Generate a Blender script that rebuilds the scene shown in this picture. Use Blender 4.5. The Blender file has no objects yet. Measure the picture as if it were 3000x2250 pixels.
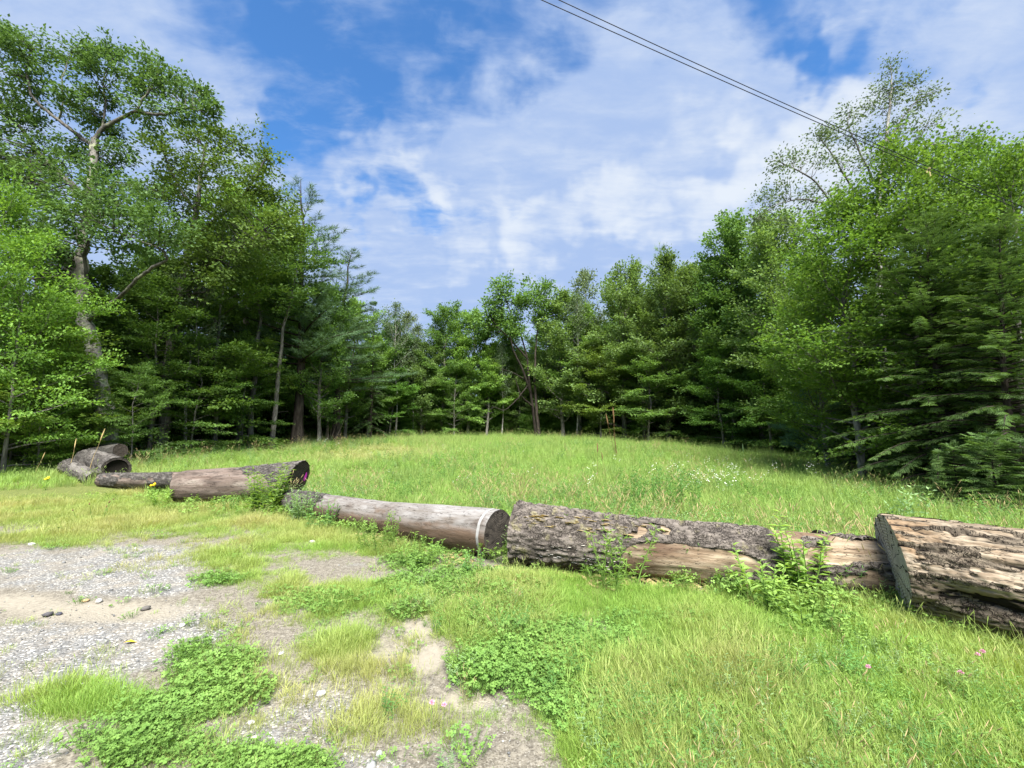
import bpy, math, random
import numpy as np
from mathutils import Vector

# ------------------------------------------------------------------ camera, sky, sun, exposure
scene = bpy.context.scene
COL = scene.collection
R = math.radians
PW, PH, FPX = 3000.0, 2250.0, 1258.0        # photograph size and focal length in its pixels
CAMZ, PITCH = 1.6, R(6.6)

cam_d = bpy.data.cameras.new('camera')
cam_d.sensor_width = 36.0
cam_d.lens = 36.0 * FPX / PW
cam_d.clip_start = 0.05
cam_d.clip_end = 3000.0
cam = bpy.data.objects.new('camera', cam_d)
COL.objects.link(cam)
cam.location = (0, 0, CAMZ)
cam.rotation_euler = (R(90) + PITCH, 0, 0)
scene.camera = cam

EXPOSURE = 1.76
scene.view_settings.view_transform = 'Standard'
scene.view_settings.look = 'None'
scene.view_settings.gamma = 1.0
scene.view_settings.use_curve_mapping = False
scene.view_settings.exposure = EXPOSURE
scene.render.engine = 'CYCLES'
scene.cycles.max_bounces = 6
scene.cycles.diffuse_bounces = 3
scene.cycles.glossy_bounces = 2
scene.cycles.transmission_bounces = 3
scene.cycles.transparent_max_bounces = 4
scene.cycles.caustics_reflective = False
scene.cycles.caustics_refractive = False
scene.cycles.sample_clamp_indirect = 4.0

SUN_DIR = Vector((0.10, -0.62, 0.92)).normalized()
sun_d = bpy.data.lights.new('sun', 'SUN')
sun_d.energy = 4.8
sun_d.angle = R(40.0)
sun_d.color = (1.0, 0.965, 0.90)
sun = bpy.data.objects.new('sun', sun_d)
COL.objects.link(sun)
sun.location = (0, 0, 60)
sun.rotation_euler = SUN_DIR.to_track_quat('Z', 'Y').to_euler()


class NT:
    """small helper around a node tree"""
    def __init__(self, tree):
        self.t = tree
        self.n = tree.nodes
        self.l = tree.links

    def node(self, kind, **kw):
        nd = self.n.new(kind)
        for k, v in kw.items():
            setattr(nd, k, v)
        return nd

    def put(self, sock, v):
        if v is None:
            return
        if isinstance(v, bpy.types.NodeSocket):
            self.l.new(v, sock)
        elif isinstance(v, (tuple, list)) and len(v) == 3 and sock.type == 'RGBA':
            sock.default_value = (v[0], v[1], v[2], 1.0)
        else:
            sock.default_value = v

    def math(self, op, a, b=None, c=None, clamp=False):
        nd = self.node('ShaderNodeMath', operation=op)
        nd.use_clamp = clamp
        self.put(nd.inputs[0], a)
        if b is not None:
            self.put(nd.inputs[1], b)
        if c is not None:
            self.put(nd.inputs[2], c)
        return nd.outputs[0]

    def vmath(self, op, a, b=None, out=0, scale=None):
        nd = self.node('ShaderNodeVectorMath', operation=op)
        self.put(nd.inputs[0], a)
        if b is not None:
            self.put(nd.inputs[1], b)
        if scale is not None:
            self.put(nd.inputs['Scale'], scale)
        return nd.outputs[out]

    def noise(self, vec, scale, detail=4.0, rough=0.55, dist=0.0, out='Fac'):
        nd = self.node('ShaderNodeTexNoise')
        if vec is not None:
            self.put(nd.inputs['Vector'], vec)
        nd.inputs['Scale'].default_value = scale
        nd.inputs['Detail'].default_value = detail
        nd.inputs['Roughness'].default_value = rough
        nd.inputs['Distortion'].default_value = dist
        return nd.outputs[out]

    def ramp(self, fac, a, b, ca=0.0, cb=1.0, kind='SMOOTHSTEP'):
        nd = self.node('ShaderNodeMapRange')
        nd.interpolation_type = kind
        self.put(nd.inputs['Value'], fac)
        self.put(nd.inputs['From Min'], a)
        self.put(nd.inputs['From Max'], b)
        nd.inputs['To Min'].default_value = ca
        nd.inputs['To Max'].default_value = cb
        return nd.outputs['Result']

    def mix(self, fac, a, b, blend='MIX'):
        nd = self.node('ShaderNodeMix', data_type='RGBA', blend_type=blend)
        nd.clamp_factor = True
        self.put(nd.inputs[0], fac)
        self.put(nd.inputs[6], a)
        self.put(nd.inputs[7], b)
        return nd.outputs[2]

    def attr(self, name, kind='GEOMETRY', out='Fac'):
        nd = self.node('ShaderNodeAttribute', attribute_name=name)
        nd.attribute_type = kind
        return nd.outputs[out]


def unit(px, py):
    """direction from the camera through a photograph pixel"""
    a, b = (px - PW / 2) / FPX, (PH / 2 - py) / FPX
    v = Vector((a, math.cos(PITCH) - b * math.sin(PITCH), math.sin(PITCH) + b * math.cos(PITCH)))
    return v.normalized()


world = bpy.data.worlds.new('World')
scene.world = world
world.use_nodes = True


def build_sky():
    w = NT(world.node_tree)
    w.n.clear()
    out = w.node('ShaderNodeOutputWorld')
    bg = w.node('ShaderNodeBackground')
    bg.inputs['Strength'].default_value = 0.088
    sky = w.node('ShaderNodeTexSky')
    sky.sky_type = 'NISHITA'
    sky.sun_disc = False
    sky.sun_elevation = math.asin(SUN_DIR.z)
    sky.sun_rotation = math.atan2(SUN_DIR.x, SUN_DIR.y)
    sky.air_density = 1.0
    sky.dust_density = 0.4
    sky.ozone_density = 2.0
    tc = w.node('ShaderNodeTexCoord')
    d = tc.outputs['Generated']
    sep = w.node('ShaderNodeSeparateXYZ')
    w.put(sep.inputs[0], d)
    z = w.math('ADD', w.math('MAXIMUM', sep.outputs[2], 0.0), 0.16)
    u = w.math('DIVIDE', sep.outputs[0], z)
    v = w.math('DIVIDE', sep.outputs[1], z)
    comb = w.node('ShaderNodeCombineXYZ')
    w.put(comb.inputs[0], u)
    w.put(comb.inputs[1], v)
    mp = w.node('ShaderNodeMapping')
    mp.inputs['Rotation'].default_value = (0, 0, R(-22))
    mp.inputs['Scale'].default_value = (0.8, 1.25, 1.0)
    mp.inputs['Location'].default_value = (3.1, 1.7, 0)
    w.put(mp.inputs['Vector'], comb.outputs[0])
    p = mp.outputs[0]
    big = w.noise(p, 0.9, 3.0, 0.5, 0.3)
    mid = w.noise(p, 2.9, 8.0, 0.58, 0.25)
    fine = w.noise(p, 8.5, 6.0, 0.58, 0.35)
    st = w.node('ShaderNodeMapping')
    st.inputs['Scale'].default_value = (1.0, 3.2, 1.0)
    st.inputs['Rotation'].default_value = (0, 0, R(30))
    w.put(st.inputs['Vector'], comb.outputs[0])
    streak = w.noise(st.outputs[0], 2.2, 7.0, 0.6, 0.3)
    dens = w.math('ADD', w.math('ADD', w.math('MULTIPLY', big, 0.26), w.math('MULTIPLY', streak, 0.30)),
                  w.math('ADD', w.math('MULTIPLY', mid, 0.26), w.math('MULTIPLY', fine, 0.28)))

    wn = w.noise(d, 5.0, 4.0, 0.6, 0.0, 'Color')
    dw = w.vmath('ADD', d, w.vmath('SCALE', w.vmath('SUBTRACT', wn, (.5, .5, .5)), scale=0.42))
    dw = w.vmath('NORMALIZE', dw)

    def blob(px, py, ang):
        c = unit(px, py)
        dt = w.vmath('DOT_PRODUCT', dw, tuple(c), out=1)
        k = math.cos(R(ang))
        return w.ramp(dt, k, 1.0)

    def total(items):
        acc = None
        for (px, py, ang, wt) in items:
            m = w.math('MULTIPLY', blob(px, py, ang), wt)
            acc = m if acc is None else w.math('ADD', acc, m)
        return acc

    # gaps of blue between the cloud fields
    blue = total([(1150, 110, 13, .13), (900, 60, 10, .07), (1420, 90, 10, .10), (760, 170, 9, .07), (930, 350, 6, .13), (1190, 590, 4, .10),
                  (1620, 40, 8, .08), (2420, 130, 7, .15), (2700, 90, 7, .14), (2240, 160, 5, .12), (1560, 590, 3.5, .11),
                  (1700, 570, 3, .09), (1050, 650, 3, .10), (2330, 250, 4, .10), (960, 560, 3.5, .06)])
    white = total([(1500, 400, 20, .10), (250, 300, 22, .05), (2600, 450, 22, .12), (2000, 330, 16, .06), (1100, 1000, 20, .1), (1800, 700, 18, .1)])
    dens = w.math('SUBTRACT', w.math('ADD', dens, white), blue)
    low = w.ramp(sep.outputs[2], 0.62, 0.15)
    dens = w.math('ADD', dens, w.math('MULTIPLY', low, 0.16))
    alpha = w.ramp(dens, 0.40, 0.66)
    wisp = w.math('MULTIPLY', w.ramp(w.math('ADD', w.math('MULTIPLY', streak, .5), w.math('MULTIPLY', fine, .5)), .46, .66), .45)
    alpha = w.math('MAXIMUM', alpha, wisp)
    # lit edges and grey undersides
    shade = w.math('ADD', w.math('MULTIPLY', w.noise(st.outputs[0], 2.6, 8.0, 0.62, 0.3), .55), w.math('MULTIPLY', fine, .45))
    band = total([(2150, 560, 7, .26), (1850, 640, 7, .28), (1600, 690, 7, .28), (2400, 470, 7, .24), (1250, 540, 5, .25), (1350, 720, 5, .18), (1130, 590, 4, .15),
                  (2000, 450, 6, .12), (2700, 420, 14, .08)])
    lav = total([(1700, 780, 8, .14), (1400, 850, 8, .12), (1950, 760, 6, .10), (1350, 640, 3.5, .08)])
    lum = w.math('SUBTRACT', w.math('ADD', shade, band), lav)
    lum = w.ramp(lum, 0.38, 0.92)
    ccol = w.mix(lum, (1.46, 1.94, 2.95), (2.80, 3.02, 3.32))
    nish = w.mix(1.0, sky.outputs[0], (.37, .65, .88), 'MULTIPLY')
    col = w.mix(w.math('MULTIPLY', alpha, 0.96), nish, ccol)
    w.put(bg.inputs['Color'], col)
    w.l.new(bg.outputs[0], out.inputs['Surface'])


build_sky()

# ------------------------------------------------------------------ helpers
def smooth(a, b, x):
    t = np.clip((np.asarray(x, float) - a) / (b - a), 0, 1)
    return t * t * (3 - 2 * t)


_rs = np.random.RandomState(11)
_PERM = np.concatenate([_rs.permutation(512)] * 4)
_VAL = _rs.rand(512)


def vnoise(p):
    """value noise in 0..1 at points p (N,3)"""
    p = np.asarray(p, float)
    i = np.floor(p).astype(int)
    f = p - i
    f = f * f * (3 - 2 * f)
    out = 0.0
    for dx in (0, 1):
        for dy in (0, 1):
            for dz in (0, 1):
                h = _PERM[(_PERM[(_PERM[(i[:, 0] + dx) & 511] + i[:, 1] + dy) & 511] + i[:, 2] + dz) & 511]
                w = (f[:, 0] if dx else 1 - f[:, 0]) * (f[:, 1] if dy else 1 - f[:, 1]) * (f[:, 2] if dz else 1 - f[:, 2])
                out = out + _VAL[h] * w
    return out


def fbm(p, octs=4, gain=0.5):
    p = np.asarray(p, float)
    a, s, tot = 1.0, 0.0, 0.0
    for o in range(octs):
        s = s + a * vnoise(p * (2.0 ** o) + 17.3 * o)
        tot += a
        a *= gain
    return s / tot


# ground height control points (x, y, z)
_GC = np.array([
    (0, -8, 0), (-8, -8, 0), (8, -8, 0), (0, 0, 0), (-4, 0, 0), (4, 0, 0), (-4, 3, 0), (0, 3, 0), (4, 3, 0), (0, 6, .0), (4, 6, -.02), (-8, 0, 0), (8, 0, -.1), (-8, 4, .02), (8, 4, -.12),
    (-4.5, 8.7, .05), (-7.4, 9.4, .10), (-11, 12, .22), (-15, 10, .28), (-14, 5, .15), (0, 9, .10), (4, 9, .05), (8, 9, -.08), (9, 13, -.05), (13.4, 14, -.2), (14, 8, -.25), (18, 10, -.3),
    (-18, 15, .42), (-18, 19, .56), (-22, 20, .6), (-10, 20, .55), (-3, 16, .42), (4, 16, .40), (4, 24, .72), (-4, 24, .74), (11, 20, .22), (16.5, 26, .16), (10, 28, .62), (20, 22, -.05), (24, 28, .1),
    (-20, 28, .92), (-12, 30, .9), (0, 34, 1.0), (-10, 38, 1.02), (8, 38, .96), (14.3, 36, .74), (22, 38, .6), (-16, 40, .98), (0, 45, 1.13), (-8, 46, 1.1), (8, 46, 1.05), (-26, 34, .95),
    (0, 60, 1.0), (-25, 55, .9), (25, 55, .8), (45, 30, .2), (-45, 30, .9), (40, 5, -.3), (-40, 5, .5), (0, 100, .9), (60, 80, .6), (-60, 80, .9), (0, -40, 0), (40, -30, 0), (-40, -30, 0)], float)


def hgt(x, y):
    x = np.atleast_1d(np.asarray(x, float))
    y = np.atleast_1d(np.asarray(y, float))
    num = np.zeros_like(x)
    den = np.zeros_like(x)
    r = np.hypot(x, y)
    bw = 2.2 + 0.10 * np.clip(r, 0, 60)
    for cx, cy, cz in _GC:
        w = np.exp(-((x - cx) ** 2 + (y - cy) ** 2) / (2 * bw * bw)) + 1e-12
        num += w * cz
        den += w
    z = num / den
    p = np.stack([x, y, 0 * x], 1)
    z = z + 0.05 * (fbm(p * 0.35, 2) - 0.5) + 0.022 * (fbm(p * 1.9 + 5, 2) - 0.5) * np.clip(1.6 - r / 12, 0.2, 1)
    return z


def hz(x, y):
    return float(hgt(x, y)[0])


def project(P):
    P = np.asarray(P, float)
    X = P[:, 0]
    Y = P[:, 1]
    Z = P[:, 2] - CAMZ
    dep = Y * math.cos(PITCH) + Z * math.sin(PITCH)
    upv = -Y * math.sin(PITCH) + Z * math.cos(PITCH)
    dd = np.where(np.abs(dep) < 1e-3, 1e-3, dep)
    return PW / 2 + FPX * X / dd, PH / 2 - FPX * upv / dd, dep


def at(px, py, Y):
    """point through photograph pixel (px, py) standing Y metres in front of the camera"""
    v = unit(px, py)
    k = Y / v.y
    return Vector((v.x * k, Y, CAMZ + v.z * k))


def on_ground(px, py):
    v = unit(px, py)
    t = np.geomspace(0.6, 120, 3000)
    x, y, z = v.x * t, v.y * t, CAMZ + v.z * t
    below = np.where(z <= hgt(x, y))[0]
    k = below[0] if len(below) else len(t) - 1
    return Vector((x[k], y[k], hz(x[k], y[k])))


# edge of the clearing: distance from the camera by direction
_EA = np.array([-180, -110, -75, -50, -43.6, -35.6, -21.8, 0, 21.8, 32.5, 43.6, 49.0, 70, 110, 180.0])
_ER = np.array([60, 30, 20, 23.4, 26, 34.4, 43, 45.5, 38.8, 30.8, 19.4, 14.5, 12.5, 20, 60.0])


def edge_r(x, y):
    a = np.degrees(np.arctan2(x, y))
    return np.interp(a, _EA, _ER)


def mesh_np(name, V, faces, mats, attrs=None, smooth_shade=False, mat_idx=None):
    """faces: list of (M,k) int arrays"""
    V = np.asarray(V, np.float32)
    me = bpy.data.meshes.new(name)
    me.vertices.add(len(V))
    me.vertices.foreach_set('co', V.ravel())
    fl = [np.asarray(f, np.int32) for f in faces if len(f)]
    nl = sum(f.size for f in fl)
    npoly = sum(len(f) for f in fl)
    if npoly:
        me.loops.add(nl)
        me.polygons.add(npoly)
        me.loops.foreach_set('vertex_index', np.concatenate([f.ravel() for f in fl]))
        tot = np.concatenate([np.full(len(f), f.shape[1], np.int32) for f in fl])
        st = np.concatenate([[0], np.cumsum(tot)[:-1]]).astype(np.int32)
        me.polygons.foreach_set('loop_start', st)
        if smooth_shade:
            me.polygons.foreach_set('use_smooth', np.ones(npoly, bool))
        if mat_idx is not None:
            me.polygons.foreach_set('material_index', np.asarray(mat_idx, np.int32))
    for k, a in (attrs or {}).items():
        a = np.asarray(a, np.float32)
        at_ = me.attributes.new(k, 'FLOAT' if a.ndim == 1 else 'FLOAT_VECTOR', 'POINT')
        at_.data.foreach_set('value' if a.ndim == 1 else 'vector', a.ravel())
    for m in (mats if isinstance(mats, (list, tuple)) else [mats]):
        me.materials.append(m)
    me.update(calc_edges=True)
    return me


def add(name, me, parent=None, loc=None, rz=0.0, scale=None, **props):
    o = bpy.data.objects.new(name, me)
    COL.objects.link(o)
    if parent is not None:
        o.parent = parent
    if loc is not None:
        o.location = loc
    o.rotation_euler = (0, 0, rz)
    if scale is not None:
        o.scale = scale if hasattr(scale, '__len__') else (scale,) * 3
    for k, v in props.items():
        o[k] = v
    return o


def thing(name, label, cat, loc=(0, 0, 0), rz=0.0, scale=1.0, group=None):
    o = add(name, None, None, loc, rz, scale, label=label, category=cat)
    o.empty_display_size = 0.2
    if group:
        o['group'] = group
    return o


def copy_tree(root, loc, rz, scale, label, group=None, color=None):
    r = root.copy()
    COL.objects.link(r)
    r.location = loc
    r.rotation_euler = (0, 0, rz)
    r.scale = scale if hasattr(scale, '__len__') else (scale,) * 3
    r['label'] = label
    if group:
        r['group'] = group
    elif 'group' in r:
        del r['group']
    for ch in list(root.children):
        c = ch.copy()
        COL.objects.link(c)
        c.parent = r
        if color is not None:
            c.color = color
    return r


class Buf:
    """collects vertices, tris and quads"""
    def __init__(self):
        self.V, self.F3, self.F4, self.A, self.n = [], [], [], [], 0

    def add(self, V, F3=None, F4=None, a=0.0):
        V = np.asarray(V, float)
        if F3 is not None and len(F3):
            self.F3.append(np.asarray(F3) + self.n)
        if F4 is not None and len(F4):
            self.F4.append(np.asarray(F4) + self.n)
        self.V.append(V)
        self.A.append(np.broadcast_to(np.asarray(a, float), (len(V),)))
        self.n += len(V)

    def mesh(self, name, mat, smooth_shade=False):
        V = np.concatenate(self.V)
        fs = []
        if self.F3:
            fs.append(np.concatenate(self.F3))
        if self.F4:
            fs.append(np.concatenate(self.F4))
        return mesh_np(name, V, fs, mat, {'lv': np.concatenate(self.A)}, smooth_shade)

    def tube(self, pts, rad, sides=6, cap=True, a=0.0):
        pts = np.asarray(pts, float)
        n = len(pts)
        rad = np.broadcast_to(np.asarray(rad, float), (n,))
        t = np.gradient(pts, axis=0)
        t /= np.linalg.norm(t, axis=1)[:, None] + 1e-9
        ref = np.array([0.0, 0, 1]) if abs(t[:, 2]).mean() < 0.9 else np.array([1.0, 0, 0])
        b = np.cross(t, ref)
        b /= np.linalg.norm(b, axis=1)[:, None] + 1e-9
        c = np.cross(b, t)
        th = np.arange(sides) * 2 * math.pi / sides
        V = pts[:, None, :] + rad[:, None, None] * (np.cos(th)[None, :, None] * b[:, None, :] + np.sin(th)[None, :, None] * c[:, None, :])
        V = V.reshape(-1, 3)
        i = np.arange(n - 1)[:, None] * sides
        j = np.arange(sides)[None, :]
        k = (np.arange(sides)[None, :] + 1) % sides
        F = np.stack([i + j, i + k, i + sides + k, i + sides + j], -1).reshape(-1, 4)
        self.add(V, None, F, a)


def inst(buf, tmplV, tmplF, O, T, N, S, a, quads=False, W=None):
    """stamp a template (x along T, y sideways, z along N) at origins O"""
    T = T / (np.linalg.norm(T, axis=1)[:, None] + 1e-9)
    B = np.cross(N, T)
    B /= np.linalg.norm(B, axis=1)[:, None] + 1e-9
    N2 = np.cross(T, B)
    S = np.broadcast_to(np.asarray(S, float), (len(O),))
    W = S if W is None else np.broadcast_to(np.asarray(W, float), (len(O),))
    tv = np.asarray(tmplV, float)
    V = (O[:, None, :] + (S[:, None] * tv[None, :, 0])[..., None] * T[:, None, :]
         + (W[:, None] * tv[None, :, 1])[..., None] * B[:, None, :] + (S[:, None] * tv[None, :, 2])[..., None] * N2[:, None, :])
    k = len(tv)
    off = (np.arange(len(O)) * k)[:, None, None]
    F = (np.asarray(tmplF)[None] + off).reshape(-1, len(tmplF[0]))
    A = np.repeat(np.broadcast_to(np.asarray(a, float), (len(O),)), k)
    if quads:
        buf.add(V.reshape(-1, 3), None, F, A)
    else:
        buf.add(V.reshape(-1, 3), F, None, A)


# leaf templates
LEAF2 = ([(0, 0, 0), (.5, .34, .06), (1, 0, -.06), (.5, -.34, .06)], [(0, 1, 2), (0, 2, 3)])
LEAF4 = ([(0, 0, 0), (.42, .30, .10), (1, 0, -.12), (.42, -.30, .10), (.5, 0, 0)], [(0, 4, 1), (1, 4, 2), (0, 3, 4), (3, 2, 4)])
LANCE = ([(0, 0, 0), (.4, .13, .05), (1, 0, -.15), (.4, -.13, .05)], [(0, 1, 2), (0, 2, 3)])
MAPLE = ([(0, 0, 0), (.10, .38, .06), (.40, .26, .03), (.52, .56, .02), (.66, .20, .0), (1.0, 0, -.10), (.66, -.20, .0), (.52, -.56, .02), (.40, -.26, .03), (.10, -.38, .06)],
         [(0, 1, 2), (0, 2, 3), (0, 3, 4), (0, 4, 5), (0, 5, 6), (0, 6, 7), (0, 7, 8), (0, 8, 9)])


def frond():
    V, F = [], []
    V += [(0, 0, 0), (.5, .035, 0), (1, 0, -.10), (.5, -.035, 0)]
    F += [(0, 1, 2), (0, 2, 3)]
    for i, x in enumerate((.12, .30, .48, .66)):
        L = .42 * (1 - .55 * x)
        for s in (-1, 1):
            n = len(V)
            V += [(x, 0, -.02 * i), (x + .30 * L + .05, s * .55 * L, .0), (x + .62 * L, s * L, -.08), (x + .42 * L - .06, s * .65 * L, -.02)]
            F += [(n, n + 1, n + 2), (n, n + 2, n + 3)] if s > 0 else [(n, n + 2, n + 1), (n, n + 3, n + 2)]
    return V, F


FROND = frond()


def needles(seed, n=11):
    r = random.Random(seed)
    V, F = [], []
    for i in range(n):
        a = i * 2.4
        e = r.uniform(.25, 1.0)
        d = Vector((e, math.cos(a) * (1.05 - e * .55), math.sin(a) * (1.05 - e * .55))).normalized()
        s = d.cross(Vector((.3, .5, .8))).normalized() * .035
        k = len(V)
        b = Vector((r.uniform(-.15, .35), 0, 0))
        L = r.uniform(.75, 1.0)
        V += [tuple(b + s), tuple(b - s), tuple(b + d * L)]
        F += [(k, k + 1, k + 2)]
    return V, F


NEEDLE = needles(4)

# ------------------------------------------------------------------ materials
def new_mat(name):
    m = bpy.data.materials.new(name)
    m.use_nodes = True
    t = NT(m.node_tree)
    t.n.clear()
    out = t.node('ShaderNodeOutputMaterial')
    return m, t, out


def principled(t, color, rough=0.8, spec=0.2, normal=None):
    b = t.node('ShaderNodeBsdfPrincipled')
    t.put(b.inputs['Base Color'], color)
    t.put(b.inputs['Roughness'], rough)
    b.inputs['Specular IOR Level'].default_value = spec
    if normal is not None:
        t.put(b.inputs['Normal'], normal)
    return b


def bump(t, h, strength=0.5, dist=0.02):
    b = t.node('ShaderNodeBump')
    b.inputs['Strength'].default_value = strength
    b.inputs['Distance'].default_value = dist
    t.put(b.inputs['Height'], h)
    return b.outputs[0]


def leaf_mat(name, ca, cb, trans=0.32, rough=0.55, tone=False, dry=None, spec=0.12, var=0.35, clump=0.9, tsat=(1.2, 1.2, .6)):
    m, t, out = new_mat(name)
    lv = t.attr('lv')
    oi = t.node('ShaderNodeObjectInfo')
    geo = t.node('ShaderNodeNewGeometry')
    nz = t.noise(geo.outputs['Position'], clump, 2.0, 0.5)
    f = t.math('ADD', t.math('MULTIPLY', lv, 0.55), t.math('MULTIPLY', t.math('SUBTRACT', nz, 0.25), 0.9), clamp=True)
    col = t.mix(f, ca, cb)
    if tone:
        tn = t.attr('tone', 'INSTANCER')
        col = t.mix(tn, col, dry)
    col = t.mix(1.0, col, oi.outputs['Color'], 'MULTIPLY')
    br = t.math('ADD', t.math('MULTIPLY', oi.outputs['Random'], var), 1.0 - var / 2)
    cmb = t.vmath('SCALE', col, scale=br)
    p = principled(t, cmb, rough, spec)
    tr = t.node('ShaderNodeBsdfTranslucent')
    tcol = t.mix(1.0, cmb, tsat, 'MULTIPLY')
    t.put(tr.inputs['Color'], tcol)
    ms = t.node('ShaderNodeMixShader')
    ms.inputs[0].default_value = trans
    t.l.new(p.outputs[0], ms.inputs[1])
    t.l.new(tr.outputs[0], ms.inputs[2])
    t.l.new(ms.outputs[0], out.inputs['Surface'])
    return m


def bark_mat(name, c1, c2, lichen=None, scale=6.0, stretch=0.22, amt=0.5):
    m, t, out = new_mat(name)
    tc = t.node('ShaderNodeTexCoord')
    mp = t.node('ShaderNodeMapping')
    mp.inputs['Scale'].default_value = (1, 1, stretch)
    t.put(mp.inputs['Vector'], tc.outputs['Object'])
    n = t.noise(mp.outputs[0], scale, 6.0, 0.62, 0.3)
    n2 = t.noise(tc.outputs['Object'], 2.3, 3.0, 0.5)
    f = t.ramp(n, 0.33, 0.66)
    col = t.mix(f, c1, c2)
    if lichen is not None:
        l = t.ramp(t.math('ADD', t.math('MULTIPLY', n2, .7), t.math('MULTIPLY', t.noise(tc.outputs['Object'], 9, 3, .6), .3)), amt, amt + .07)
        col = t.mix(t.math('MULTIPLY', l, .85), col, lichen)
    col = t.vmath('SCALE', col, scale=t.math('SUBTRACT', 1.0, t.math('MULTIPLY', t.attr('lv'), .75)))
    p = principled(t, col, 0.9, 0.1, bump(t, n, 0.8, 0.03))
    t.l.new(p.outputs[0], out.inputs['Surface'])
    return m


def plain_mat(name, c, rough=0.7, spec=0.2, jitter=0.25, scale=18.0):
    m, t, out = new_mat(name)
    tc = t.node('ShaderNodeTexCoord')
    n = t.noise(tc.outputs['Object'], scale, 4, .6)
    k = t.math('ADD', t.math('MULTIPLY', n, jitter * 2), 1 - jitter)
    col = t.vmath('SCALE', c, scale=k)
    p = principled(t, col, rough, spec, bump(t, n, 0.3, 0.01))
    t.l.new(p.outputs[0], out.inputs['Surface'])
    return m


M = {}
M['oak_leaf'] = leaf_mat('oak_leaf', (.046, .100, .030), (.125, .205, .066), .30)
M['maple_leaf'] = leaf_mat('maple_leaf', (.070, .150, .040), (.175, .290, .075), .38)
M['bright_leaf'] = leaf_mat('bright_leaf', (0.102, 0.194, 0.032), (0.253, 0.356, 0.067), .40)
M['beech_leaf'] = leaf_mat('beech_leaf', (.068, .150, .034), (.180, .290, .070), .40)
M['olive_leaf'] = leaf_mat('olive_leaf', (.084, .152, .042), (.195, .285, .092), .38)
M['birch_leaf'] = leaf_mat('birch_leaf', (.072, .120, .060), (.180, .240, .125), .30, spec=.2)
M['hemlock_leaf'] = leaf_mat('hemlock_leaf', (.044, .098, .034), (.140, .225, .068), .26)
M['pine_needle'] = leaf_mat('pine_needle', (0.052, 0.110, 0.052), (0.130, 0.207, 0.096), .18)
M['young_pine_needle'] = leaf_mat('young_pine_needle', (0.062, 0.148, 0.088), (0.143, 0.259, 0.149), .22)
M['bark_oak'] = bark_mat('bark_oak', (.10, .092, .08), (.30, .28, .245), (.42, .44, .28), 7.0, .3, .54)
M['bark_grey'] = bark_mat('bark_grey', (.085, .078, .066), (.25, .235, .205), (.30, .33, .24), 9.0, .25, .60)
M['bark_dark'] = bark_mat('bark_dark', (.022, .018, .014), (.075, .062, .05), None, 9.0, .2)
M['bark_birch'] = bark_mat('bark_birch', (.09, .085, .072), (.30, .285, .25), (.38, .37, .34), 9.0, 1.8, .50)
M['dead_wood'] = bark_mat('dead_wood', (.10, .08, .06), (.26, .22, .18), None, 9.0, .3)
GRASS_SAT = (1.15, 1.1, .5)
M['grass'] = leaf_mat('grass', (.160, .300, .060), (.330, .480, .100), .45, .5, True, (.42, .40, .17), var=.3, clump=.55, tsat=GRASS_SAT)
M['meadow_grass'] = leaf_mat('meadow_grass', (.165, .310, .075), (.310, .460, .110), .45, .5, True, (.44, .41, .20), var=.3, clump=.35, tsat=GRASS_SAT)
M['clover'] = leaf_mat('clover', (.110, .230, .050), (.200, .340, .080), .36, .5, True, (.20, .27, .06), var=.25, clump=1.2, tsat=GRASS_SAT)
M['weed'] = leaf_mat('weed', (.150, .275, .065), (.280, .420, .100), .42, .5, clump=2.0, tsat=GRASS_SAT)
M['weed_pale'] = leaf_mat('weed_pale', (.140, .250, .110), (.260, .370, .165), .36, .6, clump=2.0)
M['weed_dark'] = leaf_mat('weed_dark', (.070, .175, .050), (.150, .290, .075), .36, .5, clump=2.0)
M['straw'] = leaf_mat('straw', (.25, .19, .08), (.42, .34, .17), .2, .7, clump=2.0, tsat=(1, 1, .8))
M['seed_brown'] = plain_mat('seed_brown', (.13, .075, .035), .9)
M['stalk_tan'] = plain_mat('stalk_tan', (.36, .27, .12), .9)
M['petal_white'] = plain_mat('petal_white', (.80, .80, .76), .8)
M['petal_yellow'] = plain_mat('petal_yellow', (.80, .52, .02), .8)
M['petal_pink'] = plain_mat('petal_pink', (.62, .28, .42), .8)
M['wire_black'] = plain_mat('wire_black', (.012, .012, .016), .5)
M['ribbon_yellow'] = plain_mat('ribbon_yellow', (.24, .21, .09), .6)
M['paint_magenta'] = plain_mat('paint_magenta', (.62, .03, .50), .6, jitter=.1)

# ------------------------------------------------------------------ the ground
def blobs(px, py, items):
    v = np.zeros_like(px)
    for it in items:
        x, y, rx, ry = it[:4]
        w = it[4] if len(it) > 4 else 1.0
        q = ((px - x) / rx) ** 2 + ((py - y) / ry) ** 2
        v = np.maximum(v, w * np.exp(-0.7 * q ** 1.5))
    return v


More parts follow.
